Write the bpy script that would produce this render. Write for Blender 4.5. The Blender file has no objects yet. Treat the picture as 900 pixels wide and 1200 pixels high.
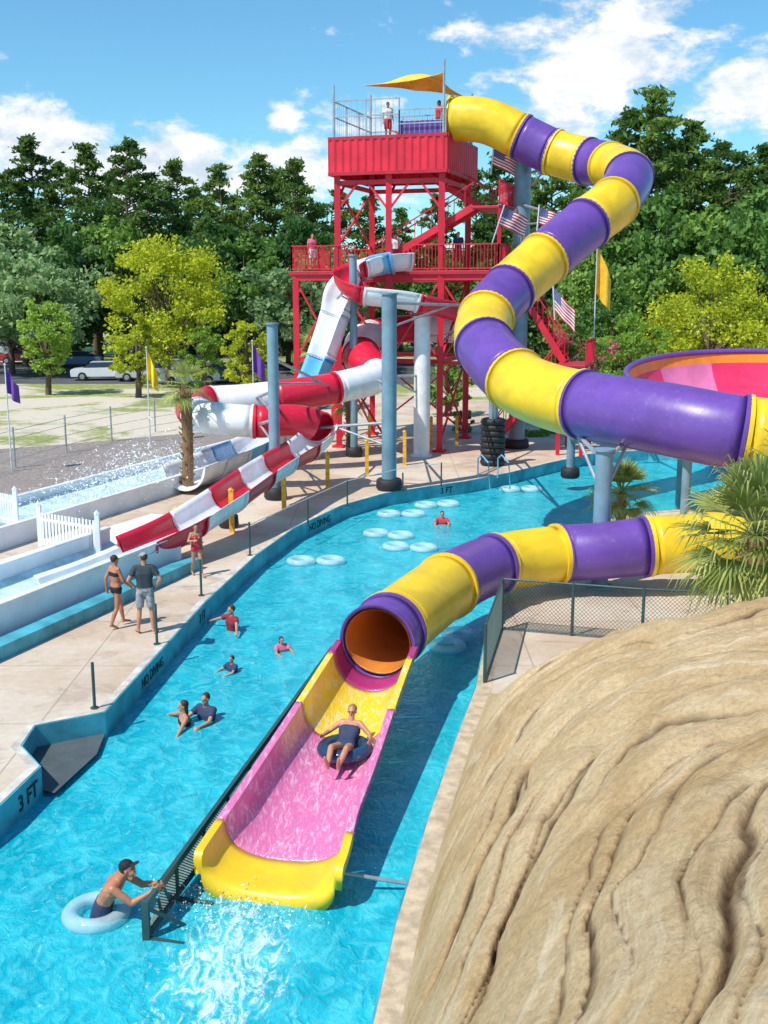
import bpy, bmesh, math, random
import numpy as np
from mathutils import Vector, Matrix, noise
from mathutils.geometry import tessellate_polygon
R=math.radians; random.seed(7); rng=np.random.default_rng(5)
F=1287.0; PT=R(11.5); CH=8.0
V=Vector
scene=bpy.context.scene; col=scene.collection
def ray(u,v):
    cx=(u-450)/F; cy=(600-v)/F
    return V((cx, math.cos(PT)+cy*math.sin(PT), -math.sin(PT)+cy*math.cos(PT)))
def at(u,v,Y):
    d=ray(u,v); return V((0,0,CH))+d*(Y/d.y)
def on(u,v,z=0.5):
    d=ray(u,v); return V((0,0,CH))+d*((z-CH)/d.z)
# ---------------------------------------------------------------- materials
def nd(nt,t,**k):
    n=nt.nodes.new(t)
    for a,b in k.items(): setattr(n,a,b)
    return n
def math_n(nt,op,a,b=None,c=None,clamp=False):
    n=nd(nt,'ShaderNodeMath',operation=op,use_clamp=clamp)
    for i,x in enumerate((a,b,c)):
        if x is None: continue
        if isinstance(x,(int,float)): n.inputs[i].default_value=x
        else: nt.links.new(x,n.inputs[i])
    return n.outputs[0]
def mixc(nt,f,a,b,blend='MIX'):
    n=nd(nt,'ShaderNodeMix',data_type='RGBA',blend_type=blend)
    for i,x in ((0,f),(6,a),(7,b)):
        if isinstance(x,(int,float)): n.inputs[i].default_value=x
        elif isinstance(x,(tuple,list)): n.inputs[i].default_value=(*x[:3],1)
        else: nt.links.new(x,n.inputs[i])
    return n.outputs[2]
def noise_n(nt,vec,scale,detail=4,rough=.5,dist=0):
    n=nd(nt,'ShaderNodeTexNoise'); n.inputs['Scale'].default_value=scale; n.inputs['Detail'].default_value=detail
    n.inputs['Roughness'].default_value=rough; n.inputs['Distortion'].default_value=dist
    nt.links.new(vec,n.inputs['Vector']); return n.outputs['Fac']
def ramp(nt,x,a,b):
    n=nd(nt,'ShaderNodeMapRange',clamp=True,interpolation_type='SMOOTHSTEP'); nt.links.new(x,n.inputs[0])
    n.inputs[1].default_value=a; n.inputs[2].default_value=b; return n.outputs[0]
def base(name):
    m=bpy.data.materials.new(name); m.use_nodes=True; nt=m.node_tree
    b=nt.nodes['Principled BSDF']; tc=nd(nt,'ShaderNodeTexCoord'); return m,nt,b,tc.outputs['Object']
def bumpit(nt,b,h,strength,dist=.02):
    n=nd(nt,'ShaderNodeBump'); n.inputs['Strength'].default_value=strength; n.inputs['Distance'].default_value=dist
    nt.links.new(h,n.inputs['Height']); nt.links.new(n.outputs[0],b.inputs['Normal'])
def mat(name,c,rough=.5,metal=0,var=.2,scale=2.5,bump=0,bscale=40,alpha=1,coat=0,spec=.5):
    m,nt,b,oc=base(name)
    f=ramp(nt,noise_n(nt,oc,scale,5,.6),.3,.7)
    a=tuple(x*(1-var) for x in c); d=tuple(min(1,x*(1+var*.6)) for x in c)
    nt.links.new(mixc(nt,f,a,d),b.inputs['Base Color'])
    r=nd(nt,'ShaderNodeMapRange'); nt.links.new(noise_n(nt,oc,scale*3,4),r.inputs[0]); r.inputs[3].default_value=max(0,rough-.08); r.inputs[4].default_value=min(1,rough+.12)
    nt.links.new(r.outputs[0],b.inputs['Roughness'])
    b.inputs['Metallic'].default_value=metal; b.inputs['Alpha'].default_value=alpha
    b.inputs['Coat Weight'].default_value=coat; b.inputs['Specular IOR Level'].default_value=spec
    if bump: bumpit(nt,b,noise_n(nt,oc,bscale,4),bump,.02)
    return m
def tubemat(name,c,dirt=.28):
    m,nt,b,oc=base(name)
    f=ramp(nt,noise_n(nt,oc,1.1,6,.65,.4),.32,.68); st=noise_n(nt,oc,7,7,.75)
    cc=mixc(nt,f,tuple(x*.84 for x in c),tuple(min(1,x*1.08) for x in c)); cc=mixc(nt,math_n(nt,'MULTIPLY',ramp(nt,st,.56,.78),dirt),cc,(.55,.50,.45))
    nt.links.new(cc,b.inputs['Base Color']); nt.links.new(math_n(nt,'ADD',.22,math_n(nt,'MULTIPLY',st,.30)),b.inputs['Roughness'])
    b.inputs['Coat Weight'].default_value=.12; bumpit(nt,b,noise_n(nt,oc,2.2,3),.14,.05); return m
M={}
M['yellow']=tubemat('slide_yellow',(.88,.58,.02),.12)
M['purple']=tubemat('slide_purple',(.15,.065,.34))
M['pink']=tubemat('slide_pink',(.78,.22,.45))
M['magenta']=tubemat('bowl_pink',(.80,.04,.14)); M['orange']=tubemat('bowl_orange',(.95,.32,.02)); M['maroon']=tubemat('slide_maroon',(.42,.04,.18))
M['swhite']=tubemat('slide_white',(.82,.84,.86),.10); M['sred']=tubemat('slide_red',(.66,.012,.045)); M['sblue']=tubemat('slide_blue',(.14,.48,.78))
M['lining']=tubemat('slide_lining',(.72,.27,.05),.1)
M['red']=mat('tower_red',(.70,.018,.045),.45,var=.2,scale=.8)
M['red2']=mat('tower_red_dark',(.48,.015,.035),.5,var=.2)
M['steel']=mat('blue_grey_steel',(.19,.31,.39),.4,var=.25,scale=1)
M['galv']=mat('galvanised',(.45,.48,.50),.4,metal=.5)
M['dsteel']=mat('dark_green_steel',(.045,.10,.10),.45,metal=.2)
M['rubber']=mat('black_rubber',(.02,.02,.022),.6,bump=.3)
M['wpaint']=mat('white_paint',(.80,.81,.82),.4,var=.06)
M['lanewall']=mat('lane_wall_white',(.84,.87,.90),.5,var=.14,scale=.9,bump=.15)
M['bwall']=mat('river_blue_paint',(.07,.38,.48),.5,var=.35,scale=1.5,bump=.2)
M['black']=mat('black_paint',(.012,.012,.015),.6)
M['post']=mat('yellow_post',(.80,.45,.04),.5,var=.3,scale=5)
M['flagp']=mat('flag_purple',(.16,.06,.36),.7); M['flagy']=mat('flag_yellow',(.92,.68,.02),.7)
M['flago']=mat('flag_orange',(.95,.50,.03),.7); M['flagr']=mat('flag_red',(.6,.02,.04),.7)
M['flagb']=mat('flag_blue',(.03,.05,.22),.7); M['flagw']=mat('flag_white',(.8,.8,.8),.7)
M['sail']=mat('shade_sail',(.95,.55,.05),.7)
M['bark']=mat('bark',(.14,.095,.065),.9,bump=.8,bscale=12)
M['fibre']=mat('palm_fibre',(.24,.14,.07),.95,bump=1,bscale=25)
M['tubeclear']=mat('clear_vinyl',(.70,.90,.95),.08,alpha=.42,var=.1)
M['tubeblue']=mat('dark_vinyl',(.02,.07,.14),.15,alpha=.9)
M['skin']=mat('skin_tan',(.52,.25,.15),.5,var=.12,scale=8)
M['skind']=mat('skin_sunburnt',(.48,.20,.11),.45,var=.15,scale=8)
M['hairb']=mat('hair_brown',(.05,.025,.015),.6,bump=.5); M['hairy']=mat('hair_fair',(.30,.18,.08),.6,bump=.5)
M['navy']=mat('cloth_navy',(.03,.045,.10),.8); M['charcoal']=mat('cloth_charcoal',(.04,.055,.065),.85)
M['plaid']=mat('cloth_grey',(.34,.35,.37),.85,var=.5,scale=14); M['cred']=mat('cloth_red',(.6,.03,.05),.7)
M['cblack']=mat('cloth_black',(.015,.015,.018),.8); M['cwhite']=mat('cloth_white',(.75,.75,.75),.8)
M['cpink']=mat('cloth_pink',(.75,.15,.25),.8); M['cmar']=mat('cloth_maroon',(.25,.02,.04),.8); M['lips']=mat('lips',(.4,.1,.08),.5)
M['glass']=mat('car_glass',(.03,.045,.06),.08,var=.05)
M['rail']=mat('white_rail',(.72,.74,.76),.35,metal=.2)
for n,c in (('car_white',(.80,.81,.83)),('car_silver',(.55,.58,.62)),('car_blue',(.08,.18,.36)),('car_red',(.5,.04,.04)),('car_dark',(.05,.08,.12)),('car_green',(.06,.20,.15))):
    M[n]=mat(n,c,.25,coat=.5,var=.05)
def concrete():
    m,nt,b,oc=base('concrete_deck')
    big=ramp(nt,noise_n(nt,oc,.35,5,.6),.35,.65); sm=ramp(nt,noise_n(nt,oc,6,6,.65),.3,.75)
    c=mixc(nt,big,(.56,.42,.30),(.68,.59,.48)); c=mixc(nt,sm,mixc(nt,.26,c,(.36,.27,.2)),c)
    wet=ramp(nt,noise_n(nt,oc,.8,7,.68,.8),.53,.64); c=mixc(nt,math_n(nt,'MULTIPLY',wet,.42),c,(.30,.20,.15))
    br=nd(nt,'ShaderNodeTexBrick'); br.offset=0; nt.links.new(oc,br.inputs['Vector']); br.inputs['Scale'].default_value=.33
    br.inputs['Mortar Size'].default_value=.006; br.inputs['Brick Width'].default_value=1; br.inputs['Row Height'].default_value=1
    c=mixc(nt,math_n(nt,'MULTIPLY',br.outputs['Fac'],.5),c,(.24,.18,.14))
    nt.links.new(c,b.inputs['Base Color']); b.inputs['Roughness'].default_value=.75
    bumpit(nt,b,noise_n(nt,oc,60,4),.25,.01); return m
M['concrete']=concrete()
def sandmat():
    m,nt,b,oc=base('sandy_ground')
    sep=nd(nt,'ShaderNodeSeparateXYZ'); nt.links.new(oc,sep.inputs[0])
    g=noise_n(nt,oc,.11,8,.66,.3); fine=noise_n(nt,oc,2.5,6,.65)
    far=ramp(nt,sep.outputs[1],64,92)
    gg=ramp(nt,math_n(nt,'ADD',g,math_n(nt,'MULTIPLY',far,.09)),.51,.60)
    gg=math_n(nt,'MULTIPLY',gg,ramp(nt,fine,.3,.5))
    sand=mixc(nt,fine,(.50,.43,.33),(.70,.62,.50)); grass=mixc(nt,fine,(.13,.18,.03),(.34,.38,.08))
    nt.links.new(mixc(nt,gg,sand,grass),b.inputs['Base Color']); b.inputs['Roughness'].default_value=.95
    bumpit(nt,b,fine,.4,.05); return m
M['sand']=sandmat()
def gravel():
    m,nt,b,oc=base('gravel'); vo=nd(nt,'ShaderNodeTexVoronoi'); vo.inputs['Scale'].default_value=9; nt.links.new(oc,vo.inputs['Vector'])
    big=noise_n(nt,oc,.4,4); c=mixc(nt,vo.outputs['Color'],(.17,.14,.12),(.38,.33,.30)); c=mixc(nt,ramp(nt,big,.4,.7),c,(.26,.22,.20))
    nt.links.new(c,b.inputs['Base Color']); b.inputs['Roughness'].default_value=.95; bumpit(nt,b,vo.outputs['Distance'],.6,.03); return m
M['gravel']=gravel()
M['asphalt']=mat('asphalt',(.09,.09,.095),.9,var=.2,scale=.5,bump=.3)
SPL=V((-1.9,11.6,0))
def water():
    m,nt,b,oc=base('river_water')
    mp=nd(nt,'ShaderNodeMapping'); mp.inputs['Scale'].default_value=(1,.75,1); nt.links.new(oc,mp.inputs[0]); vc=mp.outputs[0]
    n1=noise_n(nt,vc,.9,4,.55,.8); n2=noise_n(nt,vc,3.2,5,.6,1.4); n3=noise_n(nt,vc,11,4,.65,.8)
    c=mixc(nt,ramp(nt,n1,.3,.7),(.0,.36,.48),(.02,.50,.62)); c=mixc(nt,math_n(nt,'MULTIPLY',ramp(nt,n2,.40,.72),.45),c,(.15,.72,.79))
    d=nd(nt,'ShaderNodeVectorMath',operation='DISTANCE'); 
    mp2=nd(nt,'ShaderNodeMapping'); mp2.inputs['Scale'].default_value=(1,.40,1); nt.links.new(oc,mp2.inputs[0])
    nt.links.new(mp2.outputs[0],d.inputs[0]); d.inputs[1].default_value=(SPL.x,SPL.y*.40,0)
    near=ramp(nt,d.outputs['Value'],1.3,.1)
    mp3=nd(nt,'ShaderNodeMapping'); mp3.inputs['Scale'].default_value=(1.6,.7,1); nt.links.new(oc,mp3.inputs[0])
    fn=noise_n(nt,mp3.outputs[0],3.2,10,.74,1.6)
    foam=math_n(nt,'MULTIPLY',ramp(nt,math_n(nt,'ADD',fn,math_n(nt,'MULTIPLY',near,.20)),.60,.78),.75)
    sparkle_paint=math_n(nt,'MULTIPLY',ramp(nt,noise_n(nt,vc,5.5,10,.76,2.0),.605,.69),.55)  # white ripple sparkle painted into the base colour as thin streaks
    foam_sparkle=math_n(nt,'MAXIMUM',foam,sparkle_paint)  # splash foam joined with the painted sparkle
    c=mixc(nt,foam_sparkle,c,(.78,.92,.94)); nt.links.new(c,b.inputs['Base Color'])
    nt.links.new(math_n(nt,'ADD',.05,math_n(nt,'MULTIPLY',foam_sparkle,.6)),b.inputs['Roughness'])
    b.inputs['Specular IOR Level'].default_value=.45; b.inputs['IOR'].default_value=1.33
    h=math_n(nt,'ADD',math_n(nt,'MULTIPLY',n2,1.0),math_n(nt,'MULTIPLY',n3,.45)); h=math_n(nt,'ADD',h,math_n(nt,'MULTIPLY',n1,1.5))
    bumpit(nt,b,h,.62,.10); return m
M['water']=water()
def rockmat():
    m,nt,b,oc=base('carved_rock')
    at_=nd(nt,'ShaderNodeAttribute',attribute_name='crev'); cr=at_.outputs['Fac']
    a2=nd(nt,'ShaderNodeAttribute',attribute_name='flow'); fl=a2.outputs['Fac']
    big=ramp(nt,noise_n(nt,oc,.6,6,.62,.8),.3,.7); sm=noise_n(nt,oc,18,8,.75); 
    c=mixc(nt,big,(.60,.40,.19),(.80,.60,.35)); c=mixc(nt,ramp(nt,sm,.32,.60),mixc(nt,.42,c,(.30,.17,.08)),c)
    # pale and dark streaks that follow the folds
    sep=nd(nt,'ShaderNodeSeparateXYZ'); nt.links.new(oc,sep.inputs[0]); cb=nd(nt,'ShaderNodeCombineXYZ'); nt.links.new(math_n(nt,'MULTIPLY',fl,5.0),cb.inputs[0]); nt.links.new(math_n(nt,'MULTIPLY',sep.outputs[1],.35),cb.inputs[1]); nt.links.new(math_n(nt,'MULTIPLY',sep.outputs[0],.35),cb.inputs[2])
    sk_=noise_n(nt,cb.outputs[0],1.0,7,.7,.3)
    c=mixc(nt,math_n(nt,'MULTIPLY',ramp(nt,sk_,.52,.70),.6),c,(.90,.76,.54)); c=mixc(nt,math_n(nt,'MULTIPLY',ramp(nt,sk_,.46,.30),.5),c,(.34,.20,.09))
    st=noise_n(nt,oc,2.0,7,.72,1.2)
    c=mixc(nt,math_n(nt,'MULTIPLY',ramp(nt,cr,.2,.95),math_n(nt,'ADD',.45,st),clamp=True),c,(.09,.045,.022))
    nt.links.new(c,b.inputs['Base Color']); b.inputs['Roughness'].default_value=.9; b.inputs['Specular IOR Level'].default_value=.25
    h=math_n(nt,'ADD',noise_n(nt,oc,28,8,.78),math_n(nt,'MULTIPLY',noise_n(nt,oc,8,6,.65),1.2)); h=math_n(nt,'ADD',h,math_n(nt,'MULTIPLY',sk_,1.5)); bumpit(nt,b,h,.9,.05); return m
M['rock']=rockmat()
def leafmat(name,a,bc,scale=.35,trans=.3):
    m,nt,b,oc=base(name)
    g=nd(nt,'ShaderNodeNewGeometry'); oi=nd(nt,'ShaderNodeObjectInfo')
    n=math_n(nt,'ADD',math_n(nt,'MULTIPLY',noise_n(nt,oc,scale,3),.7),math_n(nt,'MULTIPLY',g.outputs['Random Per Island'],.35))
    n=math_n(nt,'ADD',n,math_n(nt,'MULTIPLY',math_n(nt,'SUBTRACT',oi.outputs['Random'],.5),.35))
    nt.links.new(mixc(nt,ramp(nt,n,.3,.75),a,bc),b.inputs['Base Color']); b.inputs['Roughness'].default_value=.55
    b.inputs['Specular IOR Level'].default_value=.25
    tr=nd(nt,'ShaderNodeBsdfTranslucent'); tr.inputs[0].default_value=(*bc,1)
    mx=nd(nt,'ShaderNodeMixShader'); mx.inputs[0].default_value=trans
    nt.links.new(b.outputs[0],mx.inputs[1]); nt.links.new(tr.outputs[0],mx.inputs[2])
    nt.links.new(mx.outputs[0],nt.nodes['Material Output'].inputs[0]); return m
M['pine']=leafmat('pine_needles',(.04,.11,.025),(.19,.29,.055),trans=.35)
M['dark']=leafmat('dark_leaves',(.035,.11,.03),(.16,.30,.06),trans=.35)
M['mid']=leafmat('mid_leaves',(.09,.21,.04),(.30,.46,.09),trans=.35)
M['grey']=leafmat('grey_leaves',(.13,.24,.10),(.34,.48,.20),trans=.35)
M['bright']=leafmat('bright_leaves',(.24,.33,.02),(.66,.68,.05),trans=.38)
M['lime']=leafmat('lime_leaves',(.16,.32,.04),(.45,.60,.10),trans=.38)
M['myrtle']=leafmat('pink_blossom',(.30,.06,.09),(.65,.20,.22),1.5)
M['frond']=leafmat('palm_frond',(.16,.23,.04),(.50,.52,.17),1.2)
# ---------------------------------------------------------------- object helpers
def tag(o,label=None,cat=None,group=None,kind=None):
    if label: o['label']=label
    if cat: o['category']=cat
    if group: o['group']=group
    if kind: o['kind']=kind
    return o
def thing(name,loc,label,cat,group=None):
    o=bpy.data.objects.new(name,None); col.objects.link(o); o.location=loc; return tag(o,label,cat,group)
class MB:
    def __init__(s): s.v=[]; s.f=[]; s.m=[]
    def add(s,vs,fs,m=0):
        b=len(s.v); s.v+= [tuple(x) for x in vs]; s.f+=[tuple(i+b for i in f) for f in fs]; s.m+=[m]*len(fs)
    def box(s,c,size,rz=0,m=0):
        c=V(c); h=V(size)/2; rot=Matrix.Rotation(rz,3,'Z')
        vs=[c+rot@V((x*h.x,y*h.y,z*h.z)) for x in(-1,1) for y in(-1,1) for z in(-1,1)]
        s.add(vs,[(0,1,3,2),(4,6,7,5),(0,4,5,1),(2,3,7,6),(0,2,6,4),(1,5,7,3)],m)
    def beam(s,p,q,w,h=None,m=0):
        p=V(p);q=V(q);h=h or w; d=(q-p)
        if d.length<1e-6: return
        d.normalize(); up=V((0,0,1)) if abs(d.z)<.98 else V((0,1,0)); a=d.cross(up).normalized(); b=a.cross(d)
        vs=[e+a*(x*w/2)+b*(y*h/2) for e in(p,q) for x,y in((-1,-1),(1,-1),(1,1),(-1,1))]
        s.add(vs,[(3,2,1,0),(4,5,6,7),(0,1,5,4),(1,2,6,5),(2,3,7,6),(3,0,4,7)],m)
    def tube(s,pts,rad,n=8,m=0,caps=True):
        pts=[V(p) for p in pts]; rad=rad if isinstance(rad,(list,tuple)) else [rad]*len(pts)
        vs=[]; 
        for i,p in enumerate(pts):
            d=(pts[min(i+1,len(pts)-1)]-pts[max(i-1,0)]).normalized(); up=V((0,0,1)) if abs(d.z)<.95 else V((0,1,0))
            a=d.cross(up).normalized(); b=a.cross(d)
            for k in range(n):
                t=2*math.pi*k/n; vs.append(p+a*(rad[i]*math.cos(t))+b*(rad[i]*math.sin(t)))
        fs=[(i*n+k,i*n+(k+1)%n,(i+1)*n+(k+1)%n,(i+1)*n+k) for i in range(len(pts)-1) for k in range(n)]
        if caps: fs+=[tuple(range(n-1,-1,-1)),tuple((len(pts)-1)*n+k for k in range(n))]
        s.add(vs,fs,m)
    def lathe(s,c,prof,n=24,m=0,a0=0,a1=2*math.pi,mf=None):
        c=V(c); full=abs(a1-a0-2*math.pi)<1e-6; N=n if full else n+1; vs=[]
        for r,z in prof:
            for k in range(N):
                t=a0+(a1-a0)*k/n; vs.append(c+V((r*math.cos(t),r*math.sin(t),z)))
        for i in range(len(prof)-1):
            for k in range(n):
                k2=(k+1)%N; b=len(s.v)
                s.f.append((b+i*N+k,b+i*N+k2,b+(i+1)*N+k2,b+(i+1)*N+k)); s.m.append(mf(i,k) if mf else m)
        s.v+=[tuple(x) for x in vs]
    def torus(s,c,R_,r,n=28,k=10,m=0,zs=1):
        c=V(c); vs=[]; fs=[]
        for i in range(n):
            a=2*math.pi*i/n
            for j in range(k):
                t=2*math.pi*j/k; rr=R_+r*math.cos(t); vs.append(c+V((rr*math.cos(a),rr*math.sin(a),r*zs*math.sin(t))))
        for i in range(n):
            for j in range(k): fs.append((i*k+j,((i+1)%n)*k+j,((i+1)%n)*k+(j+1)%k,i*k+(j+1)%k))
        s.add(vs,fs,m)
    def build(s,name,mats,parent=None,smooth=None,solid=0,origin=None,bevel=0,off=0):
        me=bpy.data.meshes.new(name); o_=V((0,0,0))
        if parent is not None: o_=parent.location
        elif origin is not None: o_=V(origin)
        me.from_pydata([(x[0]-o_.x,x[1]-o_.y,x[2]-o_.z) for x in s.v],[],s.f)
        if not isinstance(mats,(list,tuple)): mats=[mats]
        for m in mats: me.materials.append(m)
        if len(mats)>1: me.polygons.foreach_set('material_index',s.m)
        if smooth is not None:
            me.polygons.foreach_set('use_smooth',[True]*len(me.polygons)); me.set_sharp_from_angle(angle=R(smooth))
        me.update()
        o=bpy.data.objects.new(name,me); col.objects.link(o)
        if parent is not None: o.parent=parent
        elif origin is not None: o.location=o_
        if solid:
            md=o.modifiers.new('s','SOLIDIFY'); md.thickness=solid; md.offset=off
        if bevel:
            md=o.modifiers.new('b','BEVEL'); md.width=bevel; md.segments=2; md.limit_method='ANGLE'
        return o
def dup(root,loc,rz=None,scale=None,label=None,group=None):
    r=root.copy(); col.objects.link(r); r.location=loc
    if rz is not None: r.rotation_euler=(0,0,rz)
    if scale is not None: r.scale=scale if isinstance(scale,(tuple,list)) else (scale,)*3
    if label: r['label']=label
    if group: r['group']=group
    for ch in list(root.children):
        c=ch.copy(); col.objects.link(c); c.parent=r
        for g in list(ch.children):
            d=g.copy(); col.objects.link(d); d.parent=c
    return r
class Path:
    def __init__(s,pts,rad):
        P=[V(p) for p in pts]; s.p=[]; s.r=[]; s.knot=[]
        ext=[P[0]*2-P[1]]+P+[P[-1]*2-P[-2]]
        for i in range(len(P)-1):
            a,b,c,d=ext[i:i+4]; s.knot.append(len(s.p))
            for k in range(16):
                t=k/16; s.p.append(.5*((2*b)+(c-a)*t+(2*a-5*b+4*c-d)*t*t+(3*b-a-3*c+d)*t**3)); s.r.append(rad[i]+(rad[i+1]-rad[i])*t)
        s.knot.append(len(s.p)); s.p.append(P[-1]); s.r.append(rad[-1])
        s.s=[0]
        for i in range(1,len(s.p)): s.s.append(s.s[-1]+(s.p[i]-s.p[i-1]).length)
    def k2s(s,k): return s.s[s.knot[k]]
    def ev(s,x):
        import bisect
        i=min(max(bisect.bisect(s.s,x)-1,0),len(s.p)-2); t=(x-s.s[i])/max(1e-9,s.s[i+1]-s.s[i])
        p=s.p[i].lerp(s.p[i+1],t)
        tg=((s.p[min(i+2,len(s.p)-1)]-s.p[max(i-1,0)])).normalized()
        return p,tg,s.r[i]+(s.r[i+1]-s.r[i])*t
def sect(path,s0,s1,name,m,parent,closed=True,half=110,fl=.07,n=28,solid=.04,step=.22,dr=0):
    st=[(s0,0),(s0,fl),(s0+.08,fl),(s0+.082,0)]; k=max(2,int((s1-s0)/step))
    st+=[(s0+.09+(s1-s0-.18)*i/k,0) for i in range(k+1)]; st+=[(s1-.082,0),(s1-.08,fl),(s1-.006,fl),(s1-.006,0)]
    mb=MB(); vs=[]; cols=n if closed else n+1
    for x,e in st:
        p,t,r=path.ev(x); a=t.cross(V((0,0,1))).normalized(); b=a.cross(t).normalized(); r+=dr
        for j in range(cols):
            th=2*math.pi*j/n if closed else R(-half+2*half*j/n)
            rr=r+e
            if not closed and j in(0,n): rr=r+.10
            vs.append(p+a*(rr*math.sin(th))-b*(rr*math.cos(th)))
    fs=[]
    for i in range(len(st)-1):
        for j in range(n): j2=(j+1)%cols; fs.append((i*cols+j,i*cols+j2,(i+1)*cols+j2,(i+1)*cols+j))
    mb.add(vs,fs); return mb.build(name,m,parent,smooth=35,solid=solid)
# ---------------------------------------------------------------- people
def ell(bm,c,rad,M3=None,sub=2):
    mt=Matrix.Translation(c)@((M3.to_4x4()) if M3 else Matrix())@Matrix.Diagonal((*rad,1))
    bmesh.ops.create_icosphere(bm,subdivisions=sub,radius=1,matrix=mt)
def cap(bm,p,q,r1,r2,ends=True,seg=14):
    p=V(p);q=V(q); d=q-p; L=d.length
    if L>1e-5:
        mt=Matrix.Translation((p+q)/2)@d.to_track_quat('Z','Y').to_matrix().to_4x4()
        bmesh.ops.create_cone(bm,cap_ends=True,segments=seg,radius1=r1,radius2=r2,depth=L,matrix=mt)
    if ends: ell(bm,p,(r1,)*3); ell(bm,q,(r2,)*3)
def remesh(name,bm,m,vox,parent=None,origin=None,it=3):
    me=bpy.data.meshes.new('t'); o_=V(origin) if origin is not None else parent.location
    bmesh.ops.translate(bm,verts=bm.verts,vec=-o_); bm.to_mesh(me); bm.free()
    o=bpy.data.objects.new('t',me); col.objects.link(o)
    md=o.modifiers.new('r','REMESH'); md.mode='VOXEL'; md.voxel_size=vox
    ms=o.modifiers.new('s','SMOOTH'); ms.factor=.5; ms.iterations=it
    dg=bpy.context.evaluated_depsgraph_get(); nm=bpy.data.meshes.new_from_object(o.evaluated_get(dg)); bpy.data.objects.remove(o)
    nm.materials.clear(); nm.materials.append(m); nm.polygons.foreach_set('use_smooth',[True]*len(nm.polygons)); nm.name=name
    r=bpy.data.objects.new(name,nm); col.objects.link(r)
    if parent is not None: r.parent=parent
    else: r.location=o_
    return r
def bm_obj(name,b,m,parent):
    me=bpy.data.meshes.new(name); bmesh.ops.translate(b,verts=b.verts,vec=-parent.location); b.to_mesh(me); b.free(); me.materials.append(m)
    o=bpy.data.objects.new(name,me); col.objects.link(o); o.parent=parent; return o
DEF=dict(pel=(0,0,.95),wai=(0,0,1.10),che=(0,0,1.31),nec=(0,.01,1.47),hed=(0,-.015,1.635),
 shl=(.175,.01,1.43),shr=(-.175,.01,1.43),ell=(.235,.03,1.14),elr=(-.235,.03,1.14),wrl=(.25,-.05,.90),wrr=(-.25,-.05,.90),
 hil=(.088,0,.90),hir=(-.088,0,.90),knl=(.10,-.02,.50),knr=(-.10,-.02,.50),anl=(.10,.02,.085),anr=(-.10,.02,.085),
 tol=(.125,-.15,.035),tor=(-.125,-.15,.035))
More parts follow.
